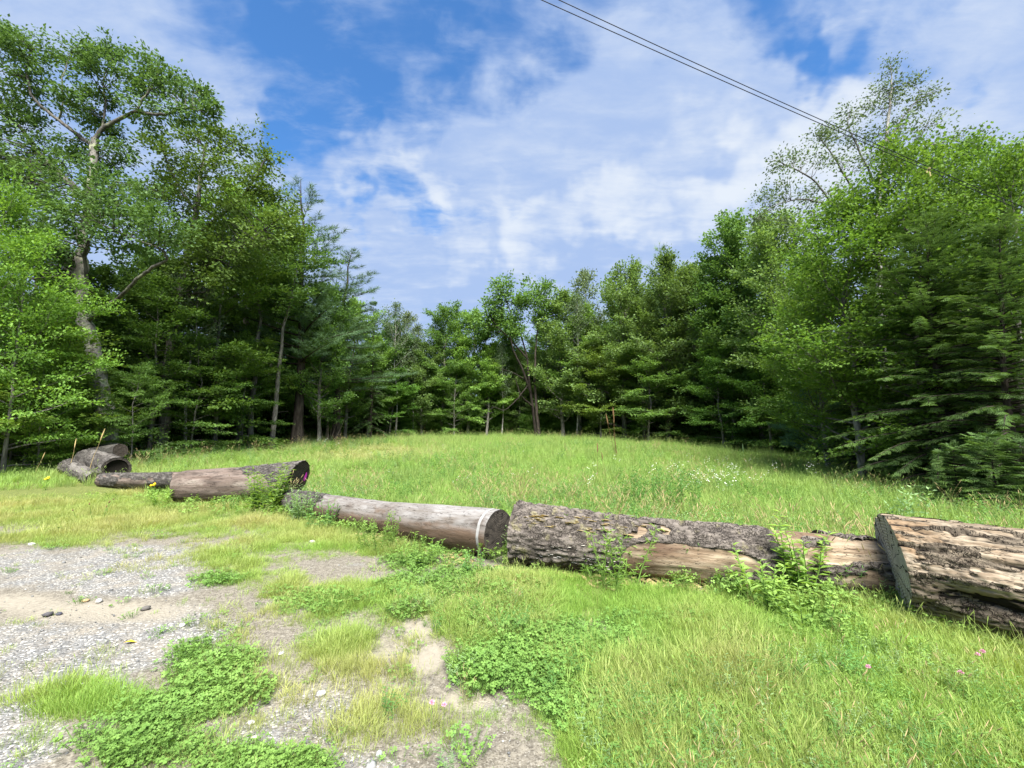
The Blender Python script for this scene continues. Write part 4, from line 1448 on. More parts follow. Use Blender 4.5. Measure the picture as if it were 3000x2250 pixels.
W = {
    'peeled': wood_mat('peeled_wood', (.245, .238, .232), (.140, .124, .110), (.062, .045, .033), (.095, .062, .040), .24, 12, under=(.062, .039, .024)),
    'brown': wood_mat('brown_wood', (.18, .145, .125), (.088, .063, .050), (.034, .025, .020), (.215, .185, .155), .30, 12),
    'tan': wood_mat('tan_wood', (.33, .27, .19), (.185, .135, .088), (.042, .029, .021), (.085, .050, .032), .85, 16, (.36, .64)),
    'split': wood_mat('split_wood', (.30, .25, .185), (.165, .125, .085), (.040, .029, .022), (.19, .125, .07), .45, 26, (.38, .62), 100, crack=(.014, .011, .009)),
    'grey': wood_mat('grey_wood', (0.166, 0.155, 0.142), (0.095, 0.084, 0.074), (0.037, 0.031, 0.026), None),
    'plate': plate_mat('bark_plate', (.032, .027, .023), (.225, .195, .168), (.145, .126, .108), moss=(.20, .18, .10)),
    'plate_grey': plate_mat('bark_plate_grey', (.026, .023, .021), (.18, .165, .15), (.115, .104, .093)),
    'cut_dark': cut_mat('cut_dark', (.020, .018, .016), (.085, .072, .060)),
    'cut_grey': cut_mat('cut_grey', (.23, .205, .175), (.46, .43, .385)),
    'cut_brown': cut_mat('cut_brown', (0.040, 0.031, 0.025), (0.097, 0.080, 0.065)),
    'hollow': plain_mat('hollow', (0.012, 0.010, 0.007), .95),
    'band': plain_mat('sap_band', (.25, .245, .235), .85),
    'plate_tan': plate_mat('bark_plate_tan', (.030, .023, .018), (.27, .225, .165), (.185, .15, .115)),
    'fungus_tan': plain_mat('fungus_tan', (.40, .31, .13), .8),
    'fungus_white': plain_mat('fungus_white', (.48, .45, .39), .8),
}


def make_log(label, p0, p1, r0, r1, wood, nt=90, nth=84, seed=1, shear0=(0, 0), shear1=(0, 0), rprof=None, bark=None, bark_m='plate', thick=.025, cut0=None, cut1=None,
             hollow0=0, hollow1=0, rough=.012, bend=0.0, band=None, name='log', low=.05, keep_end=False):
    p0, p1 = np.array(p0, float), np.array(p1, float)
    ax = p1 - p0
    L = np.linalg.norm(ax)
    ax /= L
    u = np.cross(ax, [0, 0, 1.0])
    u /= np.linalg.norm(u)
    mid = (p0 + p1) / 2
    if u.dot(np.array([0, 0, CAMZ]) - mid) < 0:
        u = -u
    v = np.cross(ax, u)
    if v[2] < 0:
        v = -v
    base = np.array([mid[0], mid[1], hz(mid[0], mid[1])])
    t = np.linspace(0, 1, nt)
    th = np.arange(nth) * 2 * math.pi / nth
    T, TH = np.meshgrid(t, th, indexing='ij')
    T, TH = T.ravel(), TH.ravel()
    cs, sn = np.cos(TH), np.sin(TH)
    rr = r0 + (r1 - r0) * T
    q = np.stack([T * L * .55, cs * rr * 2.0, sn * rr * 2.0], 1) + seed * 7.7
    r = rr * (1 + 2 * low * (fbm(q, 3) - .5))
    if rprof is not None:
        r = rprof(T, TH, r)
    q2 = np.stack([T * L * 1.6, cs * rr * 14, sn * rr * 14], 1) + seed * 3.1
    q3 = np.stack([T * L * 5.0, cs * rr * 40, sn * rr * 40], 1) + seed * 1.3
    rw = r + rough * ((fbm(q2, 3) - .5) * 2 + (fbm(q3, 2) - .5) * .8)

    def pos(rad, extra=0.0):
        uo, vo = rad * cs, rad * sn
        s = T * L
        s = s + (1 - T) ** 6 * (shear0[0] * uo + shear0[1] * vo) + T ** 6 * (shear1[0] * uo + shear1[1] * vo)
        return (p0 + np.outer(s, ax) + np.outer(uo, u) + np.outer(vo, v) + np.outer(bend * np.sin(T * math.pi), v)) - base

    i = np.arange(nt - 1)[:, None] * nth
    j = np.arange(nth)[None, :]
    k = (np.arange(nth)[None, :] + 1) % nth
    F = np.stack([i + j, i + k, i + nth + k, i + nth + j], -1).reshape(-1, 4)
    if np.dot(np.cross(u, v), ax) < 0:
        F = F[:, ::-1]
    lc = np.stack([T * L, rr * cs, rr * sn], 1) + seed * 2.0
    o = thing(name, label, 'log', base)
    V = pos(rw)
    hw = np.clip(.5 + (rw - rr) / (.16 * rr), 0, 1)
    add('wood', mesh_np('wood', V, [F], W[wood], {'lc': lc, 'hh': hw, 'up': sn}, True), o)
    if bark is not None:
        nz = fbm(np.stack([T * L * 2.2, cs * rr * 6, sn * rr * 6], 1) + seed, 4)
        mk = bark(T, TH, nz)
        m = smooth(.46, .54, mk)
        # plates: ridges with dark furrows between them
        a1 = np.abs(fbm(np.stack([T * L * 7.0, cs * rr * 24, sn * rr * 24], 1) + seed * 5, 3) - .5) * 2
        a2 = vnoise(np.stack([T * L * 13, cs * rr * 30, sn * rr * 30], 1) + seed)
        hh = smooth(.0, .42, a1) * (.55 + .45 * a2)
        rb = rw - .004 + m * (thick * (.35 + .75 * hh))
        Vb = pos(rb)
        keep = (m[F] > .02).all(1)
        Fb = F[keep]
        lab = np.arange(len(Vb))
        while True:
            mn = lab[Fb].min(1)
            new = lab.copy()
            np.minimum.at(new, Fb.ravel(), np.repeat(mn, 4))
            new = new[new]
            if (new == lab).all():
                break
            lab = new
        fl = lab[Fb[:, 0]]
        for isl, cnt in zip(*np.unique(fl, return_counts=True)):
            if cnt < 30:
                continue
            Fi = Fb[fl == isl]
            used = np.unique(Fi)
            re = np.full(len(Vb), -1)
            re[used] = np.arange(len(used))
            add('bark', mesh_np('bark', Vb[used], [re[Fi]], W[bark_m], {'lc': lc[used], 'hh': hh[used] * m[used]}, True), o)

    def cap(end, mat, hollow):
        ring = V[:nth] if end == 0 else V[-nth:]
        c = ring.mean(0)
        out = -ax if end == 0 else ax
        steps = np.linspace(1, 0, 14) if not hollow else np.linspace(1, .80, 6)
        VV, rad, ang, LC = [], [], [], []
        for s in steps:
            w = c + (ring - c) * s
            nz = fbm(np.stack([np.cos(th) * s * 3, np.sin(th) * s * 3, 0 * th + seed], 1), 3) - .5
            w = w - np.outer((1 - s) * .0 + .03 * nz * (1 - abs(2 * s - 1)) + (0.0 if s > .999 else .004), out)
            VV.append(w)
            rad.append(np.full(nth, s))
            ang.append(th)
            LC.append(np.stack([np.cos(th) * s * .4, np.sin(th) * s * .4, 0 * th], 1) + seed)
        ns = len(steps)
        ii = np.arange(ns - 1)[:, None] * nth
        FF = np.stack([ii + j, ii + k, ii + nth + k, ii + nth + j], -1).reshape(-1, 4)
        ce = add('cut_end', mesh_np('cut_end', np.concatenate(VV), [FF], W[mat], {'rad': np.concatenate(rad), 'ang': np.concatenate(ang), 'lc': np.concatenate(LC)}, False), o)
        if hollow:
            H = [c + (ring - c) * s - out * d for s, d in ((.80, .002), (.76, .08), (.70, hollow * .5), (.5, hollow), (.02, hollow * 1.05))]
            n2 = len(H)
            ii = np.arange(n2 - 1)[:, None] * nth
            FF = np.stack([ii + j, ii + k, ii + nth + k, ii + nth + j], -1).reshape(-1, 4)
            add('hollow', mesh_np('hollow', np.concatenate(H), [FF], W['hollow'], None, True), o)
        return ce
    if cut0:
        cap(0, cut0, hollow0)
    if cut1:
        cap(1, cut1, hollow1)
    if band is not None:
        b0, b1 = band
        rows = []
        for tb in np.linspace(b0, b1, 4):
            f = tb * (nt - 1)
            kk = min(int(f), nt - 2)
            w0 = V[kk * nth:(kk + 1) * nth]
            w1 = V[(kk + 1) * nth:(kk + 2) * nth]
            w = w0 + (w1 - w0) * (f - kk)
            c = w.mean(0)
            rows.append(c + (w - c) * 1.012 + 0)
        ii = np.arange(3)[:, None] * nth
        FF = np.stack([ii + j, ii + k, ii + nth + k, ii + nth + j], -1).reshape(-1, 4)
        add('pale_band', mesh_np('pale_band', np.concatenate(rows), [FF], W['band'], None, True), o)

    def surf(tq, thq):
        """point on the surface (local) and outward direction"""
        f = tq * (nt - 1)
        kk = int(np.clip(round(f), 0, nt - 1))
        jj = int(round((thq % (2 * math.pi)) / (2 * math.pi) * nth)) % nth
        pnt = V[kk * nth + jj]
        d = math.cos(thq) * u + math.sin(thq) * v
        return pnt, d
    if keep_end:
        rg_ = V[-nth:]
        nn = np.cross(rg_[nth // 4] - rg_.mean(0), rg_[0] - rg_.mean(0))
        nn /= np.linalg.norm(nn)
        return o, surf, ax, (rg_, rg_.mean(0), nn if nn.dot(ax) > 0 else -nn)
    return o, surf, ax


def end_pt(px, ptop, pbot, Y):
    c = at(px, (ptop + pbot) / 2, Y)
    return np.array(c), (pbot - ptop) / 2 * Y / FPX


HPI = math.pi / 2

# ---- the pile at the far left
a0, ra0 = end_pt(256, 1316, 1372, 14.3)
a1, ra1 = end_pt(342, 1340, 1404, 12.4)
make_log('grey log with a hollow dark end facing right in the far left pile', a0, a1, ra0, ra1, 'grey', 70, 72, 3, cut1='cut_dark', hollow1=.10, cut0='cut_brown', low=.10, rough=.02, bark=lambda T, TH, n: n + .05 * np.sin(TH), thick=.02, bark_m='plate_grey')
a0, ra0 = end_pt(200, 1345, 1390, 13.6)
a1, ra1 = end_pt(279, 1384, 1426, 12.0)
make_log('short low log with small dark end, left of the hollow log', a0, a1, ra0, ra1, 'grey', 60, 64, 4, cut1='cut_dark', cut0='cut_brown', low=.12, rough=.02, bark=lambda T, TH, n: n + .04, thick=.02, bark_m='plate_grey')
a0, ra0 = end_pt(268, 1312, 1352, 15.6)
a1, ra1 = end_pt(352, 1300, 1340, 15.2)
make_log('pale grey log lying behind the hollow log at the foot of the oak', a0, a1, ra0, ra1, 'grey', 60, 64, 5, cut0='cut_brown', cut1='cut_brown', low=.12, rough=.02)
# ---- thin low log
b0, rb0 = end_pt(303, 1387, 1428, 11.7)
b1, rb1 = end_pt(540, 1384, 1430, 10.6)
make_log('thin low log lying between the hollow log and the thick brown log', b0, b1, rb0, rb1, 'brown', 80, 60, 6,
         bark=lambda T, TH, n: n + .10 * np.sin(TH) + .06, thick=.02, bark_m='plate_grey', cut0='cut_brown', cut1='cut_brown')

# ---- thick brown log with raised right end
c0, rc0 = end_pt(522, 1382, 1474, 9.6)
c1, rc1 = end_pt(872, 1352, 1462, 10.0)


def c_prof(T, TH, r):
    flare = smooth(.72, 1.0, T) * (.03 + .07 * np.clip(np.sin(TH), 0, 1))
    return r * (1 + flare - .12 * smooth(.06, .0, T))


def c_bark(T, TH, n):
    top = np.sin(TH)
    return n * .8 + .22 * smooth(.2, .9, top) * smooth(.42, .60, T) + .5 * smooth(.74, .84, T) * smooth(-.4, .3, top) - .12


oC, surfC, axC, oC_end = make_log('thick brown log with dark slanting cut end marked by a magenta paint spot', c0, c1, rc0, rc1 * .84, 'brown', 120, 96, 7, rprof=c_prof, bark=c_bark, thick=.035, bark_m='plate_grey',
                          cut0='cut_brown', cut1='cut_dark', shear1=(-.30, .30), keep_end=True)
# ---- peeled grey log
d0, rd0 = end_pt(848, 1438, 1496, 8.9)
d1, rd1 = end_pt(1462, 1498, 1628, 5.75)


def d_bark(T, TH, n):
    top = np.sin(TH)
    under = smooth(-.5, -.9, top) * smooth(.70, .85, T) * .45
    return n * .9 + .55 * smooth(.36, .16, T + .10 * (1 - top)) + under - .24


def d_prof(T, TH, r):
    th = np.where(TH > math.pi, TH - 2 * math.pi, TH)
    k = 1 + .04 * np.sin(T * 9)
    for tc, hc, w, a in ((.62, .55, .012, .10), (.80, .15, .010, .08), (.48, -.1, .012, .09), (.30, .8, .012, .10), (.89, .75, .008, .06)):
        d = ((T - tc) / w) ** 2 + ((th - hc) / .16) ** 2
        k = k + a * (np.exp(-d) - 1.6 * np.exp(-3.5 * d))
    k = k - .03 * np.exp(-((th - .42 + .25 * (T - .5)) / .035) ** 2) * smooth(.35, .45, T) * smooth(.99, .9, T)
    return r * k


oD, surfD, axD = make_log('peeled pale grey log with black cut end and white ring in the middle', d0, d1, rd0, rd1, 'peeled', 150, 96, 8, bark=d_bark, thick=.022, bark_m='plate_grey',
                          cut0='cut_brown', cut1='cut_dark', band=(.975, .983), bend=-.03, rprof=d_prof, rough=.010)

# ---- bark-covered log with bracket fungi
e0, re0 = end_pt(1512, 1480, 1640, 5.5)
e1, re1 = end_pt(2590, 1592, 1760, 4.42)


def e_bark(T, TH, n):
    v = np.ones_like(T) * .72 + .35 * (n - .5)
    th = np.where(TH > math.pi, TH - 2 * math.pi, TH)

    def hole(tc, hc, rt, rh, k=1.0):
        return k * np.exp(-(((T - tc) / rt) ** 2 + ((th - hc) / rh) ** 2) ** 1.4)
    v -= hole(.395, .85, .016, .20, .42) + hole(.46, .95, .012, .16, .40) + hole(.425, 1.18, .035, .05, .42) + hole(.37, .62, .02, .10, .35)
    v -= hole(.50, .0, .15, .42, .8) + hole(.60, .12, .08, .3, .7)
    v -= hole(.46, -.65, .10, .45, .7)
    rt = smooth(.70, .76, T + .10 * (n - .5))
    v += rt * (-.30 + 1.3 * (n - .5))
    return v


oE, surfE, axE = make_log('long bark-covered log with bracket fungi and a bare pale patch', e0, e1, re0, re1, 'tan', 220, 120, 9, bark=e_bark, thick=.045, cut0='cut_dark', cut1='cut_brown', rough=.016,
                          bend=-.02, rprof=lambda T, TH, r: r * (1 - .07 * np.sin(np.clip(T * 1.3, 0, 1) * math.pi)))


def shelf(seed, mat, thick=.16):
    r = np.random.RandomState(seed)
    n = 9
    V = [(0, 0, .02)]
    for i in range(n):
        a = -HPI + math.pi * i / (n - 1)
        k = r.uniform(.8, 1.15)
        V.append((math.cos(a) * k, math.sin(a) * k, -.03 + r.normal(0, .03)))
    V.append((0, 0, -thick))
    for i in range(n):
        V.append((V[1 + i][0] * .85, V[1 + i][1] * .9, V[1 + i][2] - thick * .55))
    F3 = [(0, 1 + i, 2 + i) for i in range(n - 1)] + [(n + 1, n + 3 + i, n + 2 + i) for i in range(n - 1)]
    F4 = [(1 + i, n + 2 + i, n + 3 + i, 2 + i) for i in range(n - 1)]
    b = Buf()
    b.add(V, F3, F4, 0)
    return b.mesh('bracket_fungus', M_F[mat])


M_F = {'fungus_tan': W['fungus_tan'], 'fungus_white': W['fungus_white']}
SH_T = [shelf(i, 'fungus_tan') for i in range(4)]
SH_W = [shelf(i + 9, 'fungus_white', .22) for i in range(4)]


def fungus(log, surf, ax, tq, thq, mesh, size, flat=.5):
    p, d = surf(tq, thq)
    dh = Vector(d) + Vector((0, 0, -.1))
    dh.z *= .35
    dh = dh.normalized()
    y = Vector(ax)
    z = dh.cross(y).normalized()
    if z.z < 0:
        z = -z
    y = z.cross(dh)
    f = add('bracket_fungus', mesh, log)
    from mathutils import Matrix
    mt = Matrix(((dh.x, y.x, z.x), (dh.y, y.y, z.y), (dh.z, y.z, z.z))).to_4x4()
    mt = Matrix.Translation(Vector(p) + Vector(d) * .008) @ mt @ Matrix.Diagonal((size * flat, size, size * .6, 1))
    f.matrix_local = mt


rf = np.random.RandomState(12)
for i in range(52):
    tq = abs(rf.normal(0, .14)) + .02 if i < 34 else rf.uniform(.18, .36)
    fungus(oE, surfE, axE, min(tq, .45), rf.normal(.86, .17), SH_T[i % 4], rf.uniform(.028, .062), .8)
for i in range(90):
    tq = rf.normal(.20, .075)
    fungus(oE, surfE, axE, float(np.clip(tq, .03, .42)), rf.normal(-.30, .18), SH_W[i % 4], rf.uniform(.018, .036), .7)

# ---- big split log running out of the picture on the right
f0, rf0 = end_pt(2612, 1520, 1775, 4.1)
f1v, _ = end_pt(3000, 1575, 1885, 3.5)
dirF = (f1v - f0) / np.linalg.norm(f1v - f0)
dirF[2] = dirF[2] * .3
f1 = f0 + dirF * 2.3


def f_prof(T, TH, r):
    th = np.where(TH > math.pi, TH - 2 * math.pi, TH)
    s = T * 2.3
    g = -.28 - .10 * s + .08 * np.sin(s * 3.1)
    k = 1 - .13 * smooth(.05, .5, s) * np.exp(-((th - g) / .11) ** 2)
    k = k - .09 * np.exp(-((th - (.62 - .12 * s)) / .05) ** 2) - .06 * np.exp(-((th - (1.15 - .08 * s + .05 * np.sin(s * 5))) / .045) ** 2)
    kn = np.exp(-((s - .58) / .16) ** 2 - ((th - .20) / .26) ** 2)
    dip = np.exp(-((s - .55) / .24) ** 2 - ((th + .14) / .10) ** 2)
    k = k + .13 * kn - .09 * dip
    q = np.stack([s * 1.1, np.cos(TH) * 11, np.sin(TH) * 11], 1)
    rid = np.abs(fbm(q + 3, 4, .6) - .5) * 2
    q = np.stack([s * 3.6, np.cos(TH) * 34, np.sin(TH) * 34], 1)
    rid2 = np.abs(fbm(q + 9, 3, .6) - .5) * 2
    return r * (k + .060 * (smooth(0, .07, rid) - 1) + .032 * (smooth(0, .10, rid2) - 1) + .03 * (fbm(q * .5 + 4, 4) - .5))


def vflake(T, TH):
    q = np.stack([T * 2.3 * 2.2, np.cos(TH) * 6.5, np.sin(TH) * 6.5], 1)
    return .5 + 1.5 * (fbm(q + 21, 4, .6) - .53)


oF, surfF, axF = make_log('thick split log with grey cut end and a knot, cut off by the right edge', f0, f1, rf0, rf0 * 1.08, 'split', 330, 220, 10, shear0=(.42, -.10), rprof=f_prof, bark=lambda T, TH, n: vflake(T, TH) + .25 * (n - .5), thick=.016, bark_m='plate_tan', cut0='cut_grey', cut1='cut_brown', rough=.022, low=.04)

# magenta paint on the cut end of the thick brown log
ring, cc, oax = oC_end
n_ = len(ring)
rp = np.random.RandomState(3)
ctr = cc + .62 * (ring[int(n_ * .47)] - cc)
e1 = (ring[int(n_ * .25)] - cc) / np.linalg.norm(ring[int(n_ * .25)] - cc)
e2 = (ring[int(n_ * .5)] - cc) / np.linalg.norm(ring[int(n_ * .5)] - cc)
pts = [ctr + oax * .02]
for i in range(16):
    a = i / 16 * 6.283
    k = rp.uniform(.7, 1.2)
    pts.append(ctr + oax * .016 + e1 * math.sin(a) * .10 * k + e2 * math.cos(a) * .055 * k)
bb = Buf()
bb.add(pts, [(0, i + 1, (i + 1) % 16 + 1) for i in range(16)], None, 0)
add('paint_spot', bb.mesh('paint_spot', M['paint_magenta']), oC)

# ------------------------------------------------------------------ weeds and single plants
def weed(seed, stems, h, spread, leaf_len, n_leaf, mat, tmpl=LANCE, stem_m='weed', tip=None, width=1.0, lean=.18, fine=0, base_bare=.1, head_len=.2, up=.45):
    r = np.random.RandomState(seed)
    sb, lb, hb = Buf(), Buf(), Buf()
    O, T, N, S, A = [], [], [], [], []
    for i in range(stems):
        a = r.rand() * 6.283
        q = spread * math.sqrt(r.rand()) * .5
        b0 = np.array([math.cos(a) * q, math.sin(a) * q, -.03])
        hh = h * r.uniform(.62, 1.05)
        d = np.array([math.cos(a) * lean * r.uniform(.2, 1.3) + r.normal(0, .05), math.sin(a) * lean * r.uniform(.2, 1.3) + r.normal(0, .05), 1.0])
        d /= np.linalg.norm(d)
        sp = curve(b0, d, hh, 6, .03, r, .06)
        sb.tube(sp, np.linspace(.006 + .003 * h, .0025, 7), 5, a=.4)
        for j in range(n_leaf):
            s = base_bare + (1 - base_bare) * (j + r.rand()) / n_leaf
            f = s * 6
            k = min(int(f), 5)
            p = sp[k] + (sp[k + 1] - sp[k]) * (f - k)
            az = j * 2.4 + r.normal(0, .4)
            out = np.array([math.cos(az), math.sin(az), up + r.normal(0, .25)])
            O.append(p)
            T.append(out)
            N.append(np.array([-math.cos(az) * .5, -math.sin(az) * .5, 1.0]))
            S.append(leaf_len * (1.15 - .6 * s) * r.uniform(.7, 1.2))
            A.append(np.clip(.25 + .6 * s + r.normal(0, .15), 0, 1))
            for e in range(fine):
                O.append(p + out * S[-1] * r.uniform(.2, .9) / np.linalg.norm(out))
                T.append(out + r.normal(0, .8, 3))
                N.append(r.normal(0, 1, 3))
                S.append(leaf_len * r.uniform(.3, .55))
                A.append(A[-1])
        if tip is not None:
            dd = sp[-1] - sp[-2]
            dd /= np.linalg.norm(dd)
            hp = np.array([sp[-1] + dd * head_len * e for e in np.linspace(0, 1, 7)])
            hb.tube(hp, np.array([.3, .8, 1, 1, .85, .6, .15]) * tip[1] * r.uniform(.8, 1.1), 6, a=.5)
    if O:
        inst(lb, tmpl[0], tmpl[1], np.array(O), np.array(T), np.array(N), np.array(S), np.array(A), W=np.array(S) * width)
    parts = [('stem', sb.mesh('stem', M[stem_m]))]
    if O:
        parts.append(('foliage', lb.mesh('foliage', M[mat])))
    if tip is not None:
        parts.append(('flower_head', hb.mesh('flower_head', M[tip[0]])))
    return parts


def put_plant(parts, name, label, loc, rz=0.0, s=1.0, cat='plant', group=None, stuffy=True):
    t = thing(name, label, cat, loc, rz, s, group)
    for n, me in parts:
        add(n, me, t)
    return t


def foot(px, Y, sink=0.0):
    x = at(px, 1300, Y).x
    return Vector((x, Y, hz(x, Y) - sink))


WD = {
    'goldenrod': weed(1, 17, 1.0, .42, .17, 30, 'weed', width=1.5, lean=.28),
    'goldenrod_tall': weed(2, 8, .80, .24, .15, 28, 'weed', width=1.4, lean=.16),
    'goldenrod_small': weed(3, 9, .55, .28, .13, 22, 'weed', width=1.4, lean=.25),
    'feather': weed(4, 12, .62, .45, .10, 20, 'weed', width=.7, lean=.45, fine=5),
    'mugwort': weed(5, 34, 1.0, 1.3, .13, 24, 'weed_dark', width=.8, lean=.25, fine=3),
    'pale': weed(6, 15, .62, .40, .11, 20, 'weed_pale', width=1.2, lean=.3, fine=1),
    'bushy': weed(7, 18, .42, .5, .085, 14, 'weed', tmpl=LEAF4, width=1.1, lean=.5),
    'nettle': weed(8, 10, .5, .4, .11, 12, 'weed_dark', tmpl=LEAF4, width=1.0, lean=.3),
    'mullein_dead': weed(9, 1, 1.9, .02, .10, 5, 'seed_brown', stem_m='seed_brown', tip=('seed_brown', .028), lean=.03, head_len=.5),
    'mullein_cluster': weed(10, 4, 2.0, .3, .14, 10, 'seed_brown', stem_m='seed_brown', tip=('seed_brown', .030), lean=.10, head_len=.55),
    'mullein_green': weed(11, 1, 1.25, .02, .16, 14, 'weed_pale', tip=('weed_pale', .028), lean=.02, width=1.6, head_len=.4),
    'stalk': weed(12, 1, 1.7, .02, .1, 0, 'straw', stem_m='stalk_tan', tip=('stalk_tan', .018), lean=.03, head_len=.4),
    'spire': weed(13, 6, 1.0, .5, .14, 26, 'weed_pale', width=1.6, lean=.10, fine=1),
    'fern': weed(14, 9, .9, .4, .16, 18, 'weed_pale', width=.6, lean=.4, fine=2),
    'yellow': weed(15, 3, .5, .15, .07, 8, 'weed', tip=('petal_yellow', .035), lean=.2, head_len=.05),
    'black_seed': weed(16, 6, .34, .5, .05, 3, 'weed', tip=('seed_brown', .012), lean=.3, head_len=.035),
    'twigs': weed(17, 7, 1.5, .5, .01, 0, 'straw', stem_m='dead_wood', lean=.6),
}
put_plant(WD['goldenrod'], 'goldenrod', 'tall leafy goldenrod clump in front of the thick brown log', foot(790, 8.7))
put_plant(WD['pale'], 'mugwort', 'pale bluish-green weed over the left end of the peeled log', foot(905, 8.0), s=1.0)
put_plant(WD['nettle'], 'weed', 'dark leafy weed at the left underside of the peeled log', foot(955, 7.4))
put_plant(WD['feather'], 'weed', 'feathery weed growing against the middle of the peeled log', foot(1115, 6.1), s=.8)
put_plant(WD['bushy'], 'weed', 'bushy broad-leaved weed in front of the peeled log', foot(1225, 5.45), s=.9)
put_plant(WD['nettle'], 'weed', 'small leafy weed below the black cut end', foot(1385, 5.1), s=.55, rz=2)
put_plant(WD['feather'], 'weed', 'yellow-green feathery weed in front of the fungus-covered bark', foot(1790, 4.75), s=1.15, rz=1)
put_plant(WD['goldenrod_tall'], 'goldenrod', 'tallest upright goldenrod between the bark log and the split log', foot(2325, 4.35), s=1.05)
put_plant(WD['goldenrod_small'], 'goldenrod', 'smaller goldenrod in front of the bark log, left of the tallest one', foot(2215, 4.15), s=1.0)
put_plant(WD['bushy'], 'weed', 'dark bushy weed in the grass before the right end of the bark log', foot(2330, 3.8), s=.9, rz=2)
put_plant(WD['bushy'], 'weed', 'low broad-leaved weed below the grey cut end', foot(2480, 3.35), s=.55, rz=1)
put_plant(WD['goldenrod_small'], 'weed', 'leafy weed at the left end of the thick brown log', foot(490, 9.2), s=.8, rz=2)
put_plant(WD['nettle'], 'weed', 'leafy weed below the middle of the thick brown log', foot(690, 8.9), s=.6, rz=.4)
put_plant(WD['mugwort'], 'mugwort', 'dark green mugwort bush in the meadow behind the bark log', foot(1935, 8.4), s=1.0)
put_plant(WD['spire'], 'mugwort', 'pale spire-shaped weeds in the meadow above the split log', foot(2630, 6.6), s=.95)
put_plant(WD['mullein_dead'], 'mullein', 'single dead brown mullein stalk in the middle of the meadow', foot(1750, 12.5), s=.60)
put_plant(WD['mullein_dead'], 'mullein', 'shorter dead mullein stalk right of the single brown one', foot(1772, 12.6), s=.46, rz=1)
put_plant(WD['mullein_cluster'], 'mullein', 'cluster of tall dead mullein stalks against the olive-green trees', foot(1808, 20), s=.95)
put_plant(WD['mullein_green'], 'mullein', 'green mullein stalk on the right shoulder of the meadow', foot(2172, 17), s=.8)
put_plant(WD['stalk'], 'mullein', 'tallest tan dry stalk beside the far left log pile', foot(262, 12.6), s=.95)
put_plant(WD['stalk'], 'mullein', 'shorter tan dry stalk left of the tallest one by the log pile', foot(212, 13), s=.75, rz=2)
put_plant(WD['stalk'], 'mullein', 'dry stalk near the left edge of the view', foot(108, 12.6), s=.5, rz=1)
put_plant(WD['fern'], 'mugwort', 'pale feathery weed in the grass before the broad oak', foot(487, 16.5), s=1.05)
put_plant(WD['yellow'], 'goldenrod', 'yellow flower sprig over the thin low log', foot(458, 10.2), s=.9)
put_plant(WD['yellow'], 'goldenrod', 'yellow flowers in the grass at the left edge', foot(138, 10.8), s=.9, rz=1)
put_plant(WD['black_seed'], 'weed', 'dry black-seeded stalks in the grass left of the thick brown log', foot(300, 7.9), s=1.0)
put_plant(WD['twigs'], 'brushwood', 'bare dead twigs leaning at the foot of the left wood', foot(960, 28.5), s=1.3, cat='branches')
put_plant(WD['twigs'], 'brushwood', 'bare dead twigs at the foot of the pale forked maple', foot(905, 27.0), s=.8, rz=2, cat='branches')
put_plant(WD['twigs'], 'brushwood', 'brown brush heap below the narrow pointed hemlock', foot(1070, 37.0), s=1.1, rz=1, cat='branches')

# ------------------------------------------------------------------ power lines
def cable(name, label, wa, wb, back, fwd, r, sag):
    """a wire that hangs through wa and wb and runs on past both"""
    b = Buf()
    dw = wb - wa
    t = np.linspace(-back, 1 + fwd, 80)
    q = wa + np.outer(t, dw)
    q[:, 2] += sag * (t * t - t)
    b.tube(q, r, 6)
    o = add(name, b.mesh(name, M['wire_black']), None)
    o['label'] = label
    o['category'] = 'cable'
    o['group'] = 'power lines overhead'


cable('power_line', 'lower of the two black power lines crossing the sky', P3(1587, 0, 6.6), P3(2890, 572, 9.2), 1.1, .6, .0075, .12)
cable('power_line', 'upper of the two black power lines crossing the sky', P3(1638, 0, 6.6), P3(2480, 384, 8.42), 1.7, 1.0, .0075, .08)
bb = Buf()
bb.add([(-.02, 0, .02), (.02, 0, .02), (.05, .01, -.20), (.01, .01, -.22)], None, [(0, 1, 2, 3)], 0)
bb.add([(-.02, .004, .02), (.02, .004, .02), (-.05, .012, -.12), (-.09, .012, -.10)], None, [(0, 1, 2, 3)], 0)
bb.add([(-.03, -.02, .015), (.03, -.02, .015), (.03, -.02, -.015), (-.03, -.02, -.015), (-.03, .02, .015), (.03, .02, .015), (.03, .02, -.015), (-.03, .02, -.015)], None,
       [(0, 1, 2, 3), (7, 6, 5, 4), (0, 4, 5, 1), (3, 2, 6, 7), (1, 5, 6, 2), (0, 3, 7, 4)], 0)
rib = add('ribbon', bb.mesh('ribbon', M['ribbon_yellow']), None, at(2722, 494, 8.86), 0, .8, label='yellow ribbon tied to the power line in front of the right-hand trees', category='ribbon')

